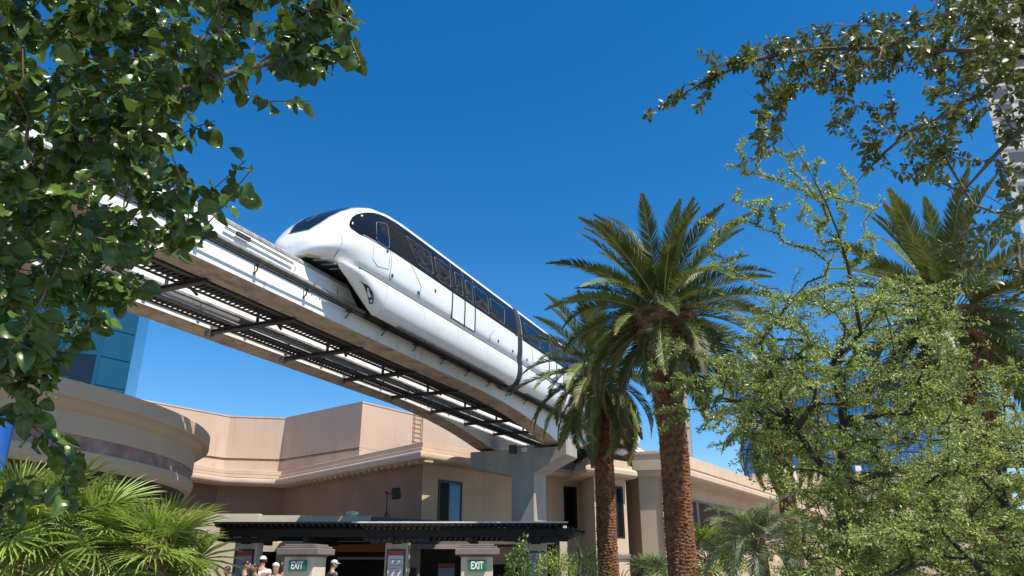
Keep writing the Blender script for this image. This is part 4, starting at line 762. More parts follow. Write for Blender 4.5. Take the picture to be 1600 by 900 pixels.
ELM_BACK = [(664,1018,350),(379,1009,204),(627,1216,298),(636,1236,172),(540,973,357),(748,1249,247),(448,1032,254),(706,1113,184),(702,1006,245),(575,966,314),(673,1225,228),(646,1163,144),(550,1164,239),(540,1219,167),(382,982,296),(454,1036,317),(700,1079,268),(711,1157,135),(435,1253,142),(814,1143,360),(490,1237,187),(508,1063,335),(698,1012,289),(478,1024,292),(632,1237,248),(584,1029,282),(703,1270,174),(850,1256,164),(513,1138,205),(613,1009,281),(576,1123,379),(427,1093,143),(521,1228,136),(624,1035,310),(598,1193,198),(604,989,355),(750,1128,222),(690,1018,191),(623,1072,160),(682,1002,255),(424,1081,280),(614,1271,136),(503,1226,275),(780,1182,309),(487,1202,304),(557,993,301),(436,1045,212),(475,1231,250),(585,1138,323),(764,1168,149),(613,1066,203),(684,1102,270),(471,1092,299),(426,1168,237),(401,1095,181),(586,1229,163),(660,1058,202),(712,1107,216),(605,1103,254),(629,1191,360),(573,1070,183),(749,1100,356),(531,1131,279),(616,1120,156),(752,1186,330),(577,1033,234),(569,1031,275),(755,1232,225),(553,991,339),(534,1162,185),(787,1179,338),(587,1185,315),(400,1110,205),(454,1074,190),(786,1231,239),(497,1012,311),(554,1137,221),(673,1280,147),(404,1103,156),(606,1178,264),(772,1118,224),(542,1183,336),(575,1071,255),(708,1206,294),(585,1215,323),(690,1244,204),(514,1112,145),(476,1158,337),(702,1087,330),(820,1256,200),(508,1118,162),(645,1086,144),(753,1112,140),(659,1224,168),(503,1134,284),(723,1127,173),(543,1223,252),(763,1104,339),(464,1270,133),(620,1164,310),(572,1181,181),(503,1105,196),(479,1138,167),(623,1085,249),(456,1032,217),(712,1145,249),(639,1198,240),(802,1254,146),(391,997,315),(610,1052,366)]
ELM_LEADER = [(408,822,417),(401,811,455),(395,799,493),(384,787,530),(370,776,566),(352,766,601),(331,756,634),(308,746,666),(279,738,695)]

# ------------------------------------------------------------------ vegetation helpers
rng = np.random.default_rng(11); random.seed(11)
def mesh_np(name, V, F3, m, uv=None, smooth=False):
    """V (n,3), F3 (m,3) triangles"""
    me = bpy.data.meshes.new(name); me.vertices.add(len(V)); me.vertices.foreach_set('co', V.astype(np.float32).ravel())
    nl = F3.size; me.loops.add(nl); me.loops.foreach_set('vertex_index', F3.astype(np.int32).ravel())
    me.polygons.add(len(F3)); me.polygons.foreach_set('loop_start', np.arange(0, nl, 3, dtype=np.int32))
    if uv is not None:
        l = me.uv_layers.new(name='UVMap'); l.data.foreach_set('uv', uv[F3.ravel()].astype(np.float32).ravel())
    if smooth: me.polygons.foreach_set('use_smooth', [True] * len(F3))
    me.materials.append(MATS[m]); me.update(calc_edges=True); return me
def frames(T, Nn):
    T = T / np.linalg.norm(T, axis=1, keepdims=True); S = np.cross(T, Nn); S /= np.maximum(np.linalg.norm(S, axis=1, keepdims=True), 1e-6); Z = np.cross(S, T)
    return np.stack([S, T, Z], axis=2)                     # columns: side, tip, normal
def joined(name, bases, M, P, sc, m, origin, smooth=False):
    """bases: list of (V,F,uv); every instance picks one in turn"""
    VV, FF, UU, o = [], [], [], 0
    for b, (V, F, U) in enumerate(bases):
        idx = np.arange(b, len(P), len(bases))
        if not len(idx): continue
        X = np.einsum('nij,vj->nvi', M[idx] * sc[idx, None, None], V) + P[idx, None, :] - np.array(origin)
        VV.append(X.reshape(-1, 3)); FF.append((F[None] + (np.arange(len(idx)) * len(V))[:, None, None]).reshape(-1, 3) + o); UU.append(np.tile(U, (len(idx), 1))); o += len(idx) * len(V)
    return mesh_np(name, np.concatenate(VV), np.concatenate(FF), m, np.concatenate(UU), smooth)
def leaf_base(L, W, curl=.15, fold=.12, n=5, shape=None, petiole=0, wave=0, seed=0):
    r = np.random.default_rng(seed); V, F, U = [], [], []
    for i in range(n + 1):
        t = i / n; w = W * .5 * shape(t); y = L * t; z = -curl * L * t * t
        wv = wave * W * math.sin(t * 7 + seed)
        for k, sx in enumerate((-1, 0, 1)):
            V.append((sx * w, y, z + (fold * w * abs(sx)) + wv * sx + wave * .4 * W * r.normal())); U.append((.5 + .5 * sx, t))
    for i in range(n):
        for k in range(2):
            a = i*3 + k; F += [(a, a+1, a+4), (a, a+4, a+3)]
    V = np.array(V); V[:, 1] += petiole
    if petiole:
        o = len(V); V = np.vstack([V, [(-.0012, 0, 0), (.0012, 0, 0), (.001, petiole, 0), (-.001, petiole, 0)]]); U += [(.5, 0)] * 4; F += [(o, o+1, o+2), (o, o+2, o+3)]
    return V, np.array(F), np.array(U, float)
ovate = lambda t: max(.02, min(1, 1.12 * (math.sin(math.pi * min(1, (t * .97 + .03) ** .66)) ** .62)))
ellip = lambda t: max(.03, math.sin(math.pi * t ** .85) ** .9)
obov = lambda t: max(.05, math.sin(math.pi * (t * .96 + .02) ** 1.25) ** .65)

class Tree:
    def __init__(s, trunk, r0, r1, cap=9):
        s.pos = []; s.par = []; s.plen = []; s.chains = []
        prev = -1
        for p in trunk: prev = s.node(Vector(p), prev)
        s.chains.append(list(range(len(s.pos)))); s.r0 = r0; s.rtip = r1; s.cap = cap
    def node(s, p, par):
        s.pos.append(p); s.par.append(par); s.plen.append(0 if par < 0 else s.plen[par] + (p - s.pos[par]).length); return len(s.pos) - 1
    def limb(s, pts, attach=None):
        if attach is None: attach = min(range(len(s.pos)), key=lambda i: (s.pos[i] - Vector(pts[0])).length)
        ch = [attach]
        for p in pts: ch.append(s.node(Vector(p), ch[-1]))
        s.chains.append(ch); return ch
    def reach(s, p, step=.22, jit=.04, sag=.0, w=.22):
        p = Vector(p); A = np.array([tuple(q) for q in s.pos]); d = np.linalg.norm(A - np.array(p), axis=1) + w * np.array(s.plen); a = int(np.argmin(d))
        q = s.pos[a]; L = (p - q).length; n = max(2, int(L / step)); pa = s.par[a]
        dirp = (q - s.pos[pa]).normalized() if pa >= 0 else Vector((0, 0, 1)); c = q + dirp * L * .35 + Vector((0, 0, L * sag)); ch = [a]
        for i in range(1, n + 1):
            t = i / n; x = q * (1-t)**2 + c * 2*t*(1-t) + p * t*t
            if i < n: x = x + Vector((random.gauss(0, jit), random.gauss(0, jit), random.gauss(0, jit)))
            ch.append(s.node(x, ch[-1]))
        s.chains.append(ch); return ch
    def radii(s, power=.5):
        cnt = [0] * len(s.pos)
        for ch in s.chains[1:]:
            i = ch[-1]
            while i >= 0: cnt[i] += 1; i = s.par[i]
        tot = max(1, cnt[0]); n0 = len(s.chains[0]); return [max(s.rtip, s.r0 * (c / tot) ** power) if i < n0 - 2 else min(s.cap, max(s.rtip, s.r0 * (c / tot) ** power)) for i, c in enumerate(cnt)]
    def mesh(s, thick, root, bark, twig_bark, power=.5):
        r = s.radii(power); big = MB(); small = MB()
        for k, ch in enumerate(s.chains):
            rr = [r[i] for i in ch]
            if k: rr[0] = min(rr[0], rr[1] * 1.25)
            (big if max(rr) > thick or k == 0 else small).tube([s.pos[i] for i in ch], rr, 7 if max(rr) > thick else 4, cap=False)
        o = big.build('trunk', bark, root, True, fixn=False)
        if small.v: tag(small.build('twigs', twig_bark, root, True, fixn=False), kind='stuff')
        return o
def near_first(P, limit):
    """indices of the instances that show largest from the viewing side"""
    c, s_ = math.cos(R(20.85)), math.sin(R(20.85)); Q = P - np.array((0, 0, 1.6)); Zc = Q[:, 1]*c + Q[:, 2]*s_; u = Q[:, 0] / Zc; v = (-Q[:, 1]*s_ + Q[:, 2]*c) / Zc
    ok = (Zc > .3) & (abs(u) < .69) & (abs(v) < .38); o = np.argsort(np.where(ok, Zc, 1e6))[:limit]; return o[ok[o]]
def leaves_on(root, name_one, bases, P, T, Nn, sc, m, limit=300):
    """the largest leaves as single parts, the rest as one mass"""
    M = frames(T, Nn); sel = near_first(P, limit) if limit else np.array([], int); mask = np.ones(len(P), bool); mask[sel] = False
    off = np.array(root.location); mes = [mesh_np(name_one, V, F, m, U, True) for V, F, U in bases]
    for j, i in enumerate(sel):
        o = bpy.data.objects.new(name_one, mes[j % len(mes)]); C.objects.link(o); o.parent = root
        X = Matrix.Identity(4)
        for a in range(3):
            for b in range(3): X[a][b] = M[i][a][b] * sc[i]
            X[a][3] = P[i][a] - off[a]
        o.matrix_local = X
    me = joined('foliage', bases, M[mask], P[mask], sc[mask], m, off, True)
    o = bpy.data.objects.new('foliage', me); C.objects.link(o); o.parent = root; tag(o, kind='stuff'); return o
def twig_leaves(tree, chains, length, per, droop, spread, facing, r):
    """leaf bases, tip directions and normals along the last part of each chain"""
    P, T, Nn = [], [], []
    for ch in chains:
        pts = [tree.pos[i] for i in ch]; acc = 0; segs = []
        for a, b in zip(pts[::-1][:-1], pts[::-1][1:]):
            segs.append((a, b)); acc += (a - b).length
            if acc > length: break
        tot = sum((a - b).length for a, b in segs)
        for j in range(per):
            d = min(tot, length) * (j + r.random()) / per * .999; q = None
            for a, b in segs:
                l = (a - b).length
                if d <= l: q = a.lerp(b, d / l if l else 0); ax = (a - b).normalized() if l else Vector((0,0,1)); break
                d -= l
            if q is None: continue
            rd = Vector(r.normal(size=3)); rd = (rd - ax * rd.dot(ax)).normalized()
            t = rd * spread + ax * .45 + Vector((0, 0, -droop)) * (.6 + .6 * r.random())
            n = Vector(r.normal(size=3)) * .55 + Vector(facing) * 1.0
            P.append(q); T.append(t); Nn.append(n)
    return np.array([tuple(p) for p in P]), np.array([tuple(p) for p in T]), np.array([tuple(p) for p in Nn])
cm = lambda L: [(x / 100, y / 100, z / 100) for x, y, z in L]

# pear leaf gets a pale midrib and side veins
nt = MATS['pear_leaf'].node_tree; N = nt.nodes; L = nt.links; pb = N['Principled BSDF']; src = pb.inputs['Base Color'].links[0].from_socket
tc = N.new('ShaderNodeUVMap'); sx = N.new('ShaderNodeSeparateXYZ'); L.new(tc.outputs[0], sx.inputs[0])
m1 = N.new('ShaderNodeMath'); m1.operation = 'SUBTRACT'; m1.inputs[1].default_value = .5; L.new(sx.outputs[0], m1.inputs[0])
m2 = N.new('ShaderNodeMath'); m2.operation = 'ABSOLUTE'; L.new(m1.outputs[0], m2.inputs[0])
m3 = N.new('ShaderNodeMath'); m3.operation = 'LESS_THAN'; m3.inputs[1].default_value = .022; L.new(m2.outputs[0], m3.inputs[0])
m4 = N.new('ShaderNodeMath'); m4.operation = 'MULTIPLY_ADD'; m4.inputs[1].default_value = -.55; L.new(m2.outputs[0], m4.inputs[0]); L.new(sx.outputs[1], m4.inputs[2])
m5 = N.new('ShaderNodeMath'); m5.operation = 'MULTIPLY'; m5.inputs[1].default_value = 9; L.new(m4.outputs[0], m5.inputs[0])
m6 = N.new('ShaderNodeMath'); m6.operation = 'FRACT'; L.new(m5.outputs[0], m6.inputs[0])
m7 = N.new('ShaderNodeMath'); m7.operation = 'LESS_THAN'; m7.inputs[1].default_value = .1; L.new(m6.outputs[0], m7.inputs[0])
m8 = N.new('ShaderNodeMath'); m8.operation = 'MULTIPLY'; m8.inputs[1].default_value = .35; L.new(m7.outputs[0], m8.inputs[0])
m9 = N.new('ShaderNodeMath'); m9.operation = 'MAXIMUM'; L.new(m8.outputs[0], m9.inputs[0]); L.new(m3.outputs[0], m9.inputs[1])
mx = N.new('ShaderNodeMix'); mx.data_type = 'RGBA'; L.new(m9.outputs[0], mx.inputs['Factor']); L.new(src, mx.inputs['A']); mx.inputs['B'].default_value = (.13, .19, .06, 1); L.new(mx.outputs['Result'], pb.inputs['Base Color'])

# ------------------------------------------------------------------ pear tree, left foreground
pear = thing('pear_tree', (-3.7, 2.9, 0), 'broad leaved tree with glossy dark leaves filling the upper left', 'tree')
t = Tree([(-3.7,2.9,-.1),(-3.68,2.9,.6),(-3.62,2.92,1.2),(-3.55,2.95,1.8),(-3.4,3.0,2.3),(-3.25,3.05,2.8),(-3.05,3.1,3.3),(-2.8,3.1,3.9),(-2.5,3.0,4.6)], .10, .0028, .013)
t.limb([(-3.1,2.8,2.3),(-2.6,2.6,2.6),(-2.0,2.5,2.95),(-1.5,2.45,3.25)], 4); t.limb([(-3.0,3.2,3.1),(-2.5,3.3,3.4),(-1.9,3.3,3.75),(-1.3,3.15,4.05)], 5); t.limb([(-3.1,2.7,2.0),(-2.6,2.4,2.05),(-2.1,2.2,2.15)], 3)
t.limb([(-3.2,3.6,3.0),(-2.8,4.0,3.3),(-2.2,4.2,3.8)], 5)
ends = []
A = cm(PEAR) + cm(PEAR_HIGH); A.sort(key=lambda p: (Vector(p) - Vector((-3.4,3,2.3))).length)
for p in A: ends.append(t.reach(p, .16, .018, .06, .2))
lone = []
for tw in PEAR_TWIGS:
    ch = t.reach(cm(tw)[0], .16, .015, .05, .2); lone.append(t.limb(cm(tw)[1:], ch[-1]))
t.mesh(.0105, pear, 'bark', 'bark_twig', .75)
P, T_, N_ = twig_leaves(t, ends, .40, 18, .75, .8, (.15,-.75,.45), rng)
P2, T2, N2 = twig_leaves(t, lone, .45, 11, .8, .6, (.1,-.8,.2), rng)
P = np.vstack([P, P2]); T_ = np.vstack([T_, T2]); N_ = np.vstack([N_, N2])
keep = np.linalg.norm(P - np.array((0,0,1.6)), axis=1) > 1.75; P, T_, N_ = P[keep], T_[keep], N_[keep]
pear_bases = [leaf_base(.078, .062, .28, .30, 8, ovate, .026, .055, 1), leaf_base(.084, .064, .05, .15, 8, ovate, .03, .07, 2), leaf_base(.072, .056, .55, .45, 8, ovate, .024, .065, 3), leaf_base(.08, .066, -.1, .22, 8, ovate, .028, .075, 4), leaf_base(.062, .040, .7, .8, 8, ovate, .02, .05, 5)]
leaves_on(pear, 'leaf', pear_bases, P, T_, N_, rng.uniform(.52, 1.0, len(P)), 'pear_leaf')

# ------------------------------------------------------------------ live oak, right foreground
oak = thing('oak_tree', (3.9, 3.0, 0), 'small leaved evergreen tree with branches reaching in from upper right', 'tree')
t = Tree([(3.9,3.0,-.1),(3.88,3.0,.7),(3.8,3.02,1.5),(3.7,3.05,2.2),(3.55,3.1,2.8),(3.35,3.1,3.4),(3.1,3.05,4.0)], .09, .0018, .010)
for l in OAK_LIMBS: t.limb(cm(l))
ends = []
A = cm(OAK) + cm(OAK_HIGH); A.sort(key=lambda p: (Vector(p) - Vector((3.4,3,3))).length)
for p in A: ends.append(t.reach(p, .14, .016, -.05, .12))
t.mesh(.008, oak, 'bark', 'bark_twig', .75)
P, T_, N_ = twig_leaves(t, ends, .42, 23, .25, 1.0, (.0,-.5,.5), rng)
keep = np.linalg.norm(P - np.array((0,0,1.6)), axis=1) > 2.2; P, T_, N_ = P[keep], T_[keep], N_[keep]
oak_bases = [leaf_base(.032, .0165, .2, .25, 4, obov, .004, 0, 1), leaf_base(.027, .015, -.1, .35, 4, obov, .004, 0, 2), leaf_base(.036, .017, .35, .2, 4, obov, .005, 0, 3)]
leaves_on(oak, 'leaf', oak_bases, P, T_, N_, rng.uniform(.65, 1.15, len(P)), 'oak_leaf')

# ------------------------------------------------------------------ pale elms, right
def elm(name, loc, label, trunk, limbs, att, per, rad, seed, sub=.3, airy=(), lsc=.85):
    root = thing(name, loc, label, 'tree'); t = Tree(trunk, rad, .003, .04); r = np.random.default_rng(seed)
    for l in limbs: t.limb(l)
    A = sorted(att, key=lambda p: (Vector(p) - Vector(trunk[-1])).length); ends = []
    for p in A:
        ch = t.reach(p, .3, .05, .05, .25)
        for q in range(4):
            v = Vector(r.normal(size=3)); v.z = abs(v.z) * .3 - .1; ends.append(t.limb([Vector(p) + v.normalized() * sub * .5 + Vector((0,0,.02)), Vector(p) + v.normalized() * sub], ch[-2]))
        ends.append(ch)
    thin = []
    for p in sorted(airy, key=lambda p: (Vector(p) - Vector(trunk[-1])).length): thin.append(t.reach(p, .3, .04, .05, .12))
    t.mesh(.014, root, 'bark_dark', 'bark_dark', .6)
    P, T_, N_ = twig_leaves(t, ends, .5, per, .05, .8, (.15,-.35,.7), r)
    if thin:
        Pa, Ta, Na = twig_leaves(t, thin, .85, 110, .05, .8, (0,-.1,.7), r); P = np.vstack([P, Pa]); T_ = np.vstack([T_, Ta]); N_ = np.vstack([N_, Na])
    P = P + r.normal(size=P.shape) * .014
    bases = [leaf_base(.054, .026, .15, .25, 2, ellip, .0, 0, 1), leaf_base(.046, .024, -.1, .3, 2, ellip, 0, 0, 2)]
    leaves_on(root, 'leaf', bases, P, T_, N_, r.uniform(.6, 1.2, len(P)) * lsc, 'elm_leaf', 0)
    return root
elm('elm_tree', (3.95,9.1,0), 'tall pale green small leaved tree in front of the blue glass building', [(3.95,9.1,-.1),(3.93,9.1,.8),(3.98,9.08,1.6),(3.95,9.05,2.4),(4.05,9.0,3.2),(4.0,8.9,4.0)],
    [[(3.8,9.0,2.6),(3.4,8.9,3.2),(2.9,8.9,3.6),(2.5,8.8,3.9)], [(4.3,9.0,2.9),(4.8,8.9,3.5),(5.2,8.7,4.1)], cm(ELM_LEADER)], cm(ELM), 56, .15, 21, sub=.42, airy=cm(ELM_AIRY))
elm('elm_tree', (4.75,7.3,0), 'bushy pale green tree at lower right nearest the camera', [(4.75,7.3,-.1),(4.7,7.3,.7),(4.72,7.25,1.4),(4.65,7.2,2.0),(4.6,7.1,2.6)],
    [[(4.3,7.1,1.5),(3.9,7.0,1.9)], [(5.1,7.1,1.8),(5.5,7.0,2.3)]], cm(ELM_NEAR), 76, .11, 22, sub=.34, lsc=.72)
elm('elm_tree', (5.6,11.2,0), 'dense green tree filling the gap behind the lower right tree', [(5.6,11.2,-.1),(5.6,11.2,.8),(5.55,11.2,1.6),(5.6,11.1,2.3),(5.5,11.1,3.0)],
    [[(5.1,11,1.8),(4.6,11,2.2)], [(6.1,11,2.0),(6.7,11,2.5)]], cm(ELM_BACK), 66, .12, 23, sub=.45)

# ------------------------------------------------------------------ palms
def frond_mesh(L, bend, nl, ll, wl, vee, seed, m='frond_green', m2='frond_dry', rach=.026, drytip=0, curl=.10):
    r = np.random.default_rng(seed); V, F, MI = [], [], []
    def curve(t): 
        n = 24; x = z = 0; 
        for i in range(n):
            a = -bend * ((i + .5) / n * t) ** 1.25; x += math.cos(a) * L * t / n; z += math.sin(a) * L * t / n
        return Vector((x, 0, z)), -bend * t ** 1.25
    cs = [curve(i / 40) for i in range(41)]
    def at(t):
        i = min(39, int(t * 40)); f = t * 40 - i; return cs[i][0].lerp(cs[i+1][0], f), cs[i][1] * (1-f) + cs[i+1][1] * f
    # rachis
    for i in range(13):
        p, a = at(i / 12); w = rach * (1 - .85 * i / 12); up = Vector((-math.sin(a), 0, math.cos(a)))
        V += [p + Vector((0, w, 0)) , p + up * w * .7, p - Vector((0, w, 0)), p - up * w * .6]
    for i in range(12):
        for k in range(4): a = i*4 + k; b = i*4 + (k+1) % 4; F += [(a, b, b+4), (a, b+4, a+4)]; MI += [1, 1]
    for side in (-1, 1):
        for j in range(nl):
            t = .12 + .875 * (j + .5 * r.random()) / nl; p, a = at(t); tx = Vector((math.cos(a), 0, math.sin(a))); up = Vector((-math.sin(a), 0, math.cos(a)))
            lp = ll * (.25 + .75 * math.sin(math.pi * min(1, .12 + t * .86)) ** .7) * (1 - .55 * max(0, t - .75) / .25) * (.9 + .2 * r.random())
            fw = .75 + .75 * t + .10 * r.normal(); d = (Vector((0, side, 0)) + tx * fw + up * (vee + .12 * r.normal())).normalized()
            q1 = p + d * lp * .55; q2 = p + d * lp - up * lp * curl * .35 - Vector((0, 0, lp * curl * .3)); wv = tx.cross(d).cross(d).normalized() if tx.cross(d).length > 1e-4 else up
            wv = (tx - d * tx.dot(d)).normalized(); w = wl * (.8 + .4 * r.random()); o = len(V)
            V += [p - wv * w * .35, p + wv * w * .35, q1 + wv * w * .5, q1 - wv * w * .5, q2]
            F += [(o, o+1, o+2), (o, o+2, o+3), (o+3, o+2, o+4)]; mi = 2 if (drytip and t > 1 - drytip * r.random()) else 0; MI += [mi] * 3
    me = bpy.data.meshes.new('frond'); me.from_pydata([tuple(v) for v in V], [], F)
    for x in (m, 'palm_rachis', m2): me.materials.append(MATS[x])
    me.polygons.foreach_set('material_index', MI); return me
def palm_trunk(root, x, y, h, r0, r1, bulge_z, bulge_r, seed, lean=(0, 0)):
    r = np.random.default_rng(seed); nth = 72; rows = []; nb = 15
    zs = np.arange(-.1, h, .028); ph = r.uniform(0, 6.28, 400)
    for z in zs:
        base = r0 + (r1 - r0) * min(1, max(0, z / h)); base += .10 * math.exp(-max(0, z) * 2.2)
        b = 0
        if z > bulge_z: f = (z - bulge_z) / (h - bulge_z); b = bulge_r * math.sin(math.pi * min(1, f * .62 + .05)) ** .8
        hh = .085 if b < .05 else .15; n2 = nb if b < .05 else 13; amp = .038 if b < .05 else .095
        row = []
        for i in range(nth):
            th = 2 * math.pi * i / nth; zz = z / hh + .32 * math.sin(th * 2 + z * 1.3 + seed) + .2 * math.sin(th * 5 - z * 2.1); k = math.floor(zz); fz = zz - k; u = th * n2 / (2 * math.pi) + 3.7 * math.sin(k * 5.31 + seed); fu = u - math.floor(u)
            lob = (1 - abs(2 * fu - 1)) ** .6; hsh = math.sin(k * 12.9898 + math.floor(u) % n2 * 78.233) * 43758.5453; hsh -= math.floor(hsh)
            dsp = amp * lob * (fz ** 1.3) * (.45 + .9 * hsh) + (.012 * math.sin(th * 3 + z * 2) + .006 * r.normal())
            q = base + b + dsp; row.append((x + lean[0] * z + q * math.cos(th), y + lean[1] * z + q * math.sin(th), z))
        rows.append(row)
    nsp = int(np.searchsorted(zs, bulge_z)); k = MB(); k.grid(rows[:nsp + 1], close=True); k.build('trunk', 'palm_trunk', root, False, fixn=False)
    k = MB(); k.grid(rows[nsp:], close=True); k.build('boot_collar', 'palm_boot', root, False, fixn=False)
def date_palm(x, y, hz, label, L, n, r0, seed, bulge=.33, elmax=86, elmin=-50, dry=.12):
    root = thing('date_palm', (x, y, 0), label, 'palm tree', 'date palms'); r = np.random.default_rng(seed)
    palm_trunk(root, x, y, hz - .15, r0, r0 * .95, hz - 1.55, bulge, seed)
    up = [frond_mesh(L, .35 + .2 * i, 98, .46 * L / 3.1, .030, .50, seed + i) for i in range(3)]
    mid = [frond_mesh(L * 1.02, .85 + .25 * i, 98, .46 * L / 3.1, .030, .40, seed + 5 + i) for i in range(3)]
    low = [frond_mesh(L * .95, .95 + .3 * i, 94, .44 * L / 3.1, .030, .3, seed + 9 + i, drytip=.45 if i else .15) for i in range(3)]
    for i in range(n):
        f = (i + .5) / n; el = R(elmax + (elmin - elmax) * f ** .92 + r.normal() * 5); az = i * 2.39996 + r.normal() * .12
        pool = up if f < .3 else mid if f < .62 else low; me = pool[int(r.integers(3))]
        o = bpy.data.objects.new('frond', me); C.objects.link(o); o.parent = root
        rr = .10 + .22 * f; zz = hz + .12 - .75 * f
        o.matrix_local = Matrix.Translation((rr * math.cos(az), rr * math.sin(az), zz)) @ Matrix.Rotation(az, 4, 'Z') @ Matrix.Rotation(-el, 4, 'Y') @ Matrix.Rotation(r.normal() * .25, 4, 'X') @ Matrix.Scale(r.uniform(.85, 1.08), 4)
    # pale old frond stubs and fruit stalks hanging below the crown
    for i in range(9):
        az = r.uniform(0, 6.28); k = MB(); q = [(x + d * math.cos(az), y + d * math.sin(az), hz - .35 + zz) for d, zz in ((.3, 0), (.6, .1), (.8, -.05), (.9, -.35))]; k.tube(q, [.03, .025, .02, .008], 5); k.build('frond_stub', 'palm_rachis', root, True)
    return root
date_palm(4.12, 19.0, 8.3, 'tallest date palm with thick rough trunk right of centre', 3.2, 80, .35, 31, .50, elmin=-42)
date_palm(3.0, 24.5, 8.05, 'slimmer date palm with drooping yellow tipped fronds in front of the pier', 3.0, 66, .31, 41, .22, elmax=80, elmin=-62)
date_palm(9.75, 15.5, 7.05, 'date palm with bulging trunk top at right behind the pale tree', 2.9, 72, .36, 51, .34)
date_palm(10.1, 28.0, 7.3, 'far date palm half hidden behind the pale tree by the wing', 2.8, 60, .3, 61, .25)

def fan_mesh(Rr, nseg, seed, m, spread=118, pet=.5, droop=.25, wseg=1.0, stiff=.4):
    r = np.random.default_rng(seed); V, F, MI = [], [], []
    V += [Vector((0, .012, 0)), Vector((0, -.012, 0)), Vector((pet, -.008, 0)), Vector((pet, .008, 0)), Vector((0, 0, .012)), Vector((pet, 0, .008))]
    F += [(0, 1, 2), (0, 2, 3), (1, 4, 5), (1, 5, 2), (4, 0, 3), (4, 3, 5)]; MI += [1] * 6; c = Vector((pet, 0, 0))
    for j in range(nseg):
        a = R(-spread + 2 * spread * (j + .5) / nseg); l = Rr * (.82 + .18 * math.cos(a * .75)) * (.92 + .14 * r.random()); d = Vector((math.cos(a), math.sin(a), .10 * math.sin(j * 2.1))); d.normalize()
        s_ = Vector((-math.sin(a), math.cos(a), 0)); lift = stiff * .25
        half = .5 * 2 * R(spread) / nseg * Rr * .42 * wseg; o = len(V); fold = Vector((0, 0, half * .9))
        p1 = c + d * l * .42 + Vector((0, 0, lift * l * .35)); p2 = c + d * l * .8 + Vector((0, 0, lift * l * .5 - droop * l * .12)); p3 = c + d * l + Vector((0, 0, lift * l * .4 - droop * l * (.25 + .3 * r.random())))
        V += [c, p1 - s_ * half + fold, p1, p1 + s_ * half + fold, p2 - s_ * half * .55 + fold * .4, p2, p2 + s_ * half * .55 + fold * .4, p3]
        F += [(o, o+1, o+2), (o, o+2, o+3), (o+1, o+4, o+5), (o+1, o+5, o+2), (o+2, o+5, o+6), (o+2, o+6, o+3), (o+4, o+7, o+5), (o+5, o+7, o+6)]; MI += [0] * 8
    B = Matrix.Rotation(R(28), 3, 'Y')
    V = [v if i < 6 else c + B @ (v - c) for i, v in enumerate(V)]
    me = bpy.data.meshes.new('fan_leaf'); me.from_pydata([tuple(v) for v in V], [], F)
    for x in (m, 'palm_rachis'): me.materials.append(MATS[x])
    me.polygons.foreach_set('material_index', MI); return me
def fan_palm(x, y, hz, label, Rr, n, seed, m='fan_green', nseg=30, pet=.55, group='fan palms', elmin=-35, stems=((0, 0),), wseg=1.0):
    root = thing('fan_palm', (x, y, 0), label, 'palm', group); r = np.random.default_rng(seed); ms = [fan_mesh(Rr * q, nseg, seed + i, m, 118, pet, d, wseg) for i, (q, d) in enumerate(((1, .05), (.92, .15), (1.05, .3)))]
    for (sx_, sy_) in stems:
        k = MB(); k.tube([(x + sx_ * t_, y + sy_ * t_, -.05 + (hz) * t_) for t_ in np.linspace(0, 1, 9)], [.16 - .04 * t_ + .02 * math.sin(t_ * 40) for t_ in np.linspace(0, 1, 9)], 10); k.build('stem', 'palm_boot', root, True)
        for i in range(n // len(stems)):
            f = (i + .5) / (n // len(stems)); el = R(85 + (elmin - 85) * f + r.normal() * 9); az = i * 2.39996 + r.normal() * .2
            o = bpy.data.objects.new('fan_leaf', ms[int(r.integers(3))]); C.objects.link(o); o.parent = root
            o.matrix_local = Matrix.Translation((sx_ + .08 * math.cos(az), sy_ + .08 * math.sin(az), hz - .15 * f)) @ Matrix.Rotation(az, 4, 'Z') @ Matrix.Rotation(-el, 4, 'Y') @ Matrix.Rotation(r.normal() * .5, 4, 'X') @ Matrix.Scale(r.uniform(.8, 1.1), 4)
    return root
fan_palm(-5.7, 9.4, 2.02, 'large bright fan palm at the lower left edge', .66, 50, 71, stems=((-.3, 0), (.25, .2)), pet=.45, nseg=36)
fan_palm(-4.5, 9.9, 1.74, 'bright fan palm beside the waiting people at lower left', .60, 46, 72, stems=((-.12, .05), (.12, -.1)), pet=.36, nseg=36)
fan_palm(4.65, 26, 1.35, 'small pale fan palm at the foot of the tall palm', .6, 26, 73, 'fan_blue', 24, .4)
fan_palm(5.5, 22, 1.9, 'green fan palm between the tall trunk and the pygmy palm', .7, 28, 74, 'fan_green', 24, .5)
# pygmy date palm with arching blue green fronds
pyg = thing('pygmy_palm', (4.42, 14, 0), 'small arching blue green palm under the right wing windows', 'palm'); r_ = np.random.default_rng(80)
k = MB(); k.tube([(4.42 + .02 * math.sin(i), 14, -.05 + 2.15 * i / 10) for i in range(11)], [.13 + .015 * (i % 2) for i in range(11)], 10); k.build('stem', 'palm_boot', pyg, True)
pm = [frond_mesh(1.15, 1.3 + .25 * i, 44, .30, .016, .35, 90 + i, 'fan_blue', rach=.012) for i in range(3)]
for i in range(36):
    f = (i + .5) / 36; az = i * 2.39996; el = R(80 - 95 * f)
    o = bpy.data.objects.new('frond', pm[i % 3]); C.objects.link(o); o.parent = pyg
    o.matrix_local = Matrix.Translation((.05 * math.cos(az), .05 * math.sin(az), 2.08 - .1 * f)) @ Matrix.Rotation(az, 4, 'Z') @ Matrix.Rotation(-el, 4, 'Y') @ Matrix.Scale(r_.uniform(.85, 1.1), 4)

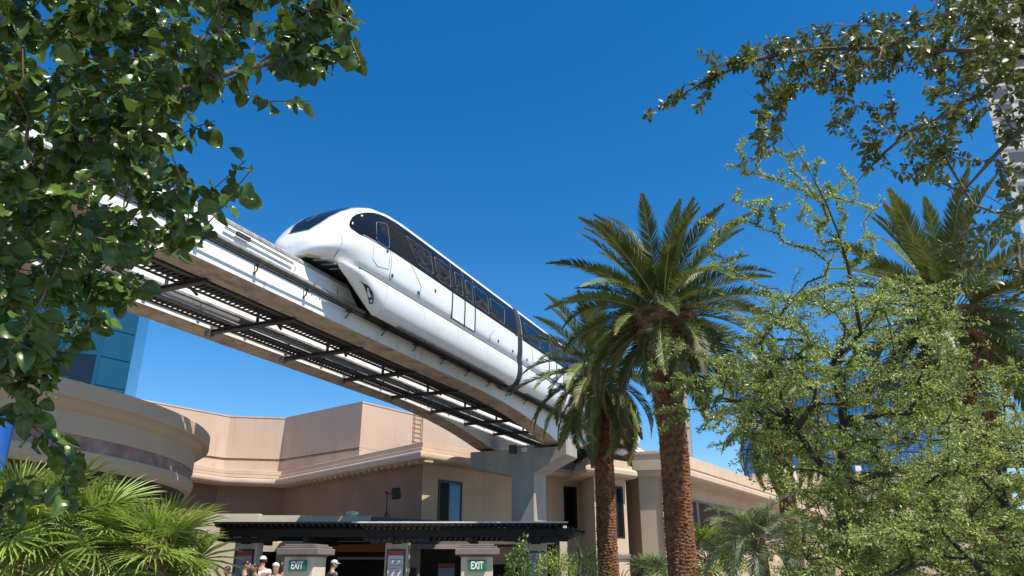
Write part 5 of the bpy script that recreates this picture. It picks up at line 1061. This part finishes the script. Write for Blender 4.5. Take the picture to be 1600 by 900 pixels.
# ------------------------------------------------------------------ shrubs and hedge
def shrub(name, label, x, y, w, d, h, n, m, seed, L=.06, W=.03, stems=7, cat='shrub', group=None, narrow=False):
    root = thing(name, (x, y, 0), label, cat, group); r = np.random.default_rng(seed)
    for i in range(stems):
        a = r.uniform(0, 6.28); q = r.uniform(.2, .8); k = MB(); k.tube([(x, y, -.02), (x + .3*w*q*math.cos(a), y + .3*d*q*math.sin(a), h*.45), (x + .46*w*q*math.cos(a), y + .46*d*q*math.sin(a), h*.88)], [.02, .014, .005], 5); k.build('stem', 'bark', root, True, fixn=False)
    U = r.normal(size=(n, 3)); U /= np.linalg.norm(U, axis=1, keepdims=True); rad = r.uniform(.45, 1, n) ** .5
    lump = 1 + .22 * np.sin(U[:, 0] * 5 + seed) * np.sin(U[:, 1] * 4 + 1) + .18 * np.sin(U[:, 2] * 7 + seed * 2)
    P = U * (rad * lump)[:, None] * np.array((w / 2, d / 2, h / 2)) + np.array((x, y, h * .52)); P[:, 2] = np.maximum(P[:, 2], .05)
    T_ = U + r.normal(size=(n, 3)) * .6 + np.array((0, 0, .25)); N_ = r.normal(size=(n, 3)) * .6 + np.array((0, -.2, .8))
    leaves_on(root, 'leaf', [leaf_base(L, W, .2, .3, 2, ellip, 0, 0, 1), leaf_base(L*.85, W, -.1, .3, 2, ellip, 0, 0, 2)], P, T_, N_, r.uniform(.6, 1.2, n), m, 0); return root
shrub('shrub', 'dark leafy shrub right of the second EXIT pillar', .15, 17.3, .85, .9, 1.95, 2600, 'shrub_leaf', 101, .10, .05)
shrub('shrub', 'lime green bush under the teal poster column', .95, 17.5, 1.1, 1.0, 1.95, 4200, 'shrub_lime', 102, .055, .035)
shrub('shrub', 'straw coloured tufted plant beside the slim palm', 1.75, 20, .8, .7, 2.4, 1700, 'shrub_dry', 103, .13, .018)
shrub('shrub', 'pale green clump at the foot of the straw coloured plant', 1.75, 18.6, .9, .8, 1.85, 2200, 'shrub_lime', 104, .12, .022)
shrub('hedge', 'low clipped green hedge behind the tall palm trunk', 5.6, 20.5, 4.6, 1.0, 1.75, 9000, 'shrub_lime', 105, .05, .03, 12, 'hedge')
shrub('shrub', 'dark bush left of the lower right pale tree', 5.2, 11.5, 1.6, 1.4, 2.3, 5200, 'shrub_leaf', 106, .06, .03)
# strappy plant
sa = thing('strap_plant', (2.55, 18.8, 0), 'strappy bright green plant between the two date palm trunks', 'plant'); r_ = np.random.default_rng(107)
k = MB(); k.lathe((2.55,18.8,-.02), [(.001,.9),(.12,.86),(.15,.4),(.16,0)], 10); k.build('stem', 'palm_boot', sa)
for i in range(44):
    az = i * 2.4; el = R(85 - 75 * (i / 44)); l = .95 * r_.uniform(.8, 1.1); k = MB(); rows = []
    for j in range(7):
        t_ = j / 6; a = el - 1.0 * t_ ** 1.6; d = l * t_; px = 2.55 + math.cos(az) * d * math.cos((el + a) / 2); py = 18.8 + math.sin(az) * d * math.cos((el + a) / 2); pz = .85 + d * math.sin((el + a) / 2); w = .03 * (1 - t_ ** 2) + .002
        rows.append([(px - math.sin(az) * w, py + math.cos(az) * w, pz + .01), (px, py, pz), (px + math.sin(az) * w, py - math.cos(az) * w, pz + .01)])
    k.grid(rows).build('blade', 'shrub_lime', sa, True, fixn=False)

# ------------------------------------------------------------------ people
def skin_mesh(name, verts, edges, radii, m, parent, root_i=0, sub=2):
    me = bpy.data.meshes.new(name); me.from_pydata(verts, edges, []); o = bpy.data.objects.new(name + '_src', me); C.objects.link(o)
    md = o.modifiers.new('skin', 'SKIN'); md.use_smooth_shade = True
    for i, r in enumerate(radii): me.skin_vertices[0].data[i].radius = r if isinstance(r, tuple) else (r, r)
    me.skin_vertices[0].data[root_i].use_root = True
    s_ = o.modifiers.new('sub', 'SUBSURF'); s_.levels = sub; s_.render_levels = sub
    dg = bpy.context.evaluated_depsgraph_get(); ev = bpy.data.meshes.new_from_object(o.evaluated_get(dg)); bpy.data.objects.remove(o); bpy.data.meshes.remove(me)
    ev.name = name; ev.materials.clear(); ev.materials.append(MATS[m]); ev.polygons.foreach_set('use_smooth', [True] * len(ev.polygons))
    n = bpy.data.objects.new(name, ev); C.objects.link(n); n.parent = parent; return n
def person(x, y, h, yaw, label, skin, top, hair, cap=None, arms='down', head_turn=0, long_hair=False, straps=False, bottom='cloth_blue', bun=False):
    root = thing('person', (x, y, 0), label, 'person', 'people waiting by the exit'); k = h / 1.72
    cy, sy_ = math.cos(yaw), math.sin(yaw)
    def W(p): a, b, c = p; return ((a * cy - b * sy_) * k, (a * sy_ + b * cy) * k, c * k)      # local: +y is forward
    # ---- body: one skin, feet to crown
    V = [(0,0,.95),(0,.005,1.12),(0,.0,1.28),(0,-.005,1.41),(0,-.01,1.48),(0,.005,1.54)]; E_ = [(0,1),(1,2),(2,3),(3,4),(4,5)]; rr = [(.155,.11),(.135,.10),(.155,.11),(.15,.095),(.058,.058),(.06,.062)]
    hv = [(0,.02,1.60),(0,.02,1.66),(0,.01,1.70)]; b = len(V); V += hv; E_ += [(5,b),(b,b+1),(b+1,b+2)]; rr += [(.075,.092),(.078,.098),(.055,.07)]
    for s_ in (-1, 1):
        b = len(V)
        if arms == 'up' and s_ == 1: A = [(s_*.17,-.01,1.40),(s_*.24,.03,1.52),(s_*.26,.16,1.66),(s_*.16,.2,1.74),(s_*.12,.21,1.78)]
        elif arms == 'front': A = [(s_*.17,-.01,1.39),(s_*.215,-.02,1.12),(s_*.16,.16,1.05),(s_*.08,.25,1.12),(s_*.06,.29,1.14)]
        else: A = [(s_*.17,-.01,1.39),(s_*.215,-.02,1.12),(s_*.225,.03,.90),(s_*.22,.05,.80),(s_*.215,.06,.74)]
        V += A; E_ += [(3,b),(b,b+1),(b+1,b+2),(b+2,b+3),(b+3,b+4)]; rr += [.062,.043,.036,(.022,.038),(.014,.03)]
        b = len(V); V += [(s_*.09,0,.86),(s_*.10,.02,.50),(s_*.10,-.01,.28),(s_*.10,-.02,.09),(s_*.105,.06,.035),(s_*.11,.16,.03)]; E_ += [(0,b),(b,b+1),(b+1,b+2),(b+2,b+3),(b+3,b+4),(b+4,b+5)]; rr += [.085,.058,.055,.036,(.04,.032),(.035,.022)]
    body = skin_mesh('body', [W(v) for v in V], E_, [tuple(q * k for q in (r_ if isinstance(r_, tuple) else (r_, r_))) for r_ in rr], skin, root)
    # ---- face on the head: nose, ears, brow, mouth, eyes
    ht = head_turn; hc = (0, .02, 1.635)
    def H(p):                                  # head-local, turned about the neck
        a, b_ = p[0] * math.cos(ht) - p[1] * math.sin(ht), p[0] * math.sin(ht) + p[1] * math.cos(ht); return W((hc[0] + a, hc[1] + b_, hc[2] + p[2]))
    def ell(name, c, r3, m, n=12, cut=None):
        q = MB(); rows = []
        for i in range(n // 2 + 1):
            t = math.pi * i / (n // 2) if cut is None else cut[0] + (cut[1] - cut[0]) * i / (n // 2)
            rows.append([H((c[0] + r3[0]*math.sin(t)*math.cos(2*math.pi*j/n), c[1] + r3[1]*math.sin(t)*math.sin(2*math.pi*j/n), c[2] + r3[2]*math.cos(t))) for j in range(n)])
        q.grid(rows, close=True)
        me = bpy.data.meshes.new(name); me.from_pydata(q.v, [], q.f); me.materials.append(MATS[m]); me.polygons.foreach_set('use_smooth', [True] * len(me.polygons))
        o = bpy.data.objects.new(name, me); C.objects.link(o); o.parent = root; return o
    ell('face', (0, .028, .0), (.075, .088, .112), skin, 20)
    ell('nose', (0, .118, -.012), (.013, .02, .024), skin); ell('mouth', (0, .108, -.055), (.024, .008, .007), 'skin_tan')
    for s_ in (-1, 1): ell('ear', (s_*.079, .0, -.005), (.012, .022, .032), skin); ell('eye', (s_*.03, .106, .018), (.012, .006, .006), 'hair_dark')
    # ---- hair and cap
    if not cap or long_hair: ell('hair', (0, .008, .022), (.086, .098, .108), hair, 20, (0, math.pi * .52))
    else: ell('hair', (0, -.005, .005), (.083, .092, .10), hair, 16, (math.pi * .2, math.pi * .62))
    if long_hair: ell('hair', (0, -.062, -.07), (.075, .05, .16), hair, 16)
    if bun: ell('hair', (0, -.10, .02), (.04, .05, .06), hair, 12)
    if cap:
        ell('cap', (0, .018, .04), (.092, .104, .092), cap, 20, (0, math.pi * .5))
        q = MB(); rim = [[H((.085 * math.cos(t) * f, .018 + .1 * math.sin(t) * f + (.075 * math.sin(t) ** .8 if f > 1 and math.sin(t) > 0 else 0) , .045 - (.018 if f > 1 else 0))) for t in np.linspace(.25, math.pi - .25, 13)] for f in (.98, 1.05)]
        q.grid(rim); q.grid([[(a, b_, c - .006) for a, b_, c in row] for row in rim])
        me = bpy.data.meshes.new('cap_peak'); me.from_pydata(q.v, [], q.f); me.materials.append(MATS[cap]); o = bpy.data.objects.new('cap_peak', me); C.objects.link(o); o.parent = root
    # ---- clothes
    g_ = .012
    Vs = [(0,0,.93),(0,.005,1.12),(0,0,1.28),(0,-.005,1.40 if not straps else 1.33)]; Es = [(0,1),(1,2),(2,3)]; rs = [(.165,.12),(.147,.112),(.167,.122),(.155,.105)]
    if not straps:
        for s_ in (-1, 1):
            b = len(Vs); A1 = (s_*.175,-.01,1.39); A2 = (s_*.215,.02,1.30) if arms != 'up' or s_ < 0 else (s_*.23,.02,1.48)
            Vs += [A1, A2]; Es += [(3,b),(b,b+1)]; rs += [.075,.066]
    skin_mesh('shirt', [W(v) for v in Vs], Es, [tuple(q * k for q in (r_ if isinstance(r_, tuple) else (r_, r_))) for r_ in rs], top, root, 1)
    if straps:
        for s_ in (-1, 1):
            q = MB(); q.tube([W((s_*.08, .10, 1.36)), W((s_*.085, .05, 1.45)), W((s_*.085, -.05, 1.46)), W((s_*.075, -.11, 1.36))], .012 * k, 5)
            me = bpy.data.meshes.new('strap'); me.from_pydata(q.v, [], q.f); me.materials.append(MATS[top]); o = bpy.data.objects.new('strap', me); C.objects.link(o); o.parent = root
    Vt = [(0,0,.97)]; Et = []; rt = [(.168,.125)]
    for s_ in (-1, 1):
        b = len(Vt); Vt += [(s_*.09,0,.85),(s_*.10,.02,.52)]; Et += [(0,b),(b,b+1)]; rt += [.10,.082]
    skin_mesh('shorts', [W(v) for v in Vt], Et, [tuple(q * k for q in (r_ if isinstance(r_, tuple) else (r_, r_))) for r_ in rt], bottom, root)
    return root
person(-7.28, 20.2, 1.62, R(160), 'person with raised bare arm beside the fan palm', 'skin_tan', 'cloth_black', 'hair_dark', arms='up', straps=True)
person(-7.12, 21.0, 1.76, R(-60), 'person with cropped hair and strappy top facing right in the queue', 'skin', 'cloth_black', 'hair_dark', straps=True, head_turn=R(-15))
person(-6.72, 20.6, 1.70, R(150), 'person with dark hair and bare shoulders between the cropped head and white shirt', 'skin_tan', 'cloth_black', 'hair_dark', long_hair=True, straps=True)
person(-6.95, 21.9, 1.88, R(10), 'person in white shirt and pale cap in the queue', 'skin', 'cloth_white', 'hair_dark', cap='cloth_white', head_turn=R(20))
person(-6.12, 20.4, 1.70, R(20), 'person with blond ponytail and white cap left of the EXIT pillar', 'skin', 'cloth_black', 'hair_blond', cap='cloth_white', straps=True, long_hair=True)
person(-6.33, 21.6, 1.74, R(0), 'person with long dark hair partly hidden by the first EXIT pillar', 'skin_tan', 'cloth_blue', 'hair_dark', long_hair=True)
person(-5.15, 22.6, 1.79, R(-50), 'person in dark floral shirt and beige cap right of the EXIT pillar', 'skin', 'cloth_floral', 'hair_dark', cap='cap_beige', head_turn=R(-20))
person(-5.35, 21.8, 1.58, R(-30), 'shorter blond person peeking out right of the EXIT pillar', 'skin', 'cloth_white', 'hair_blond', long_hair=True)
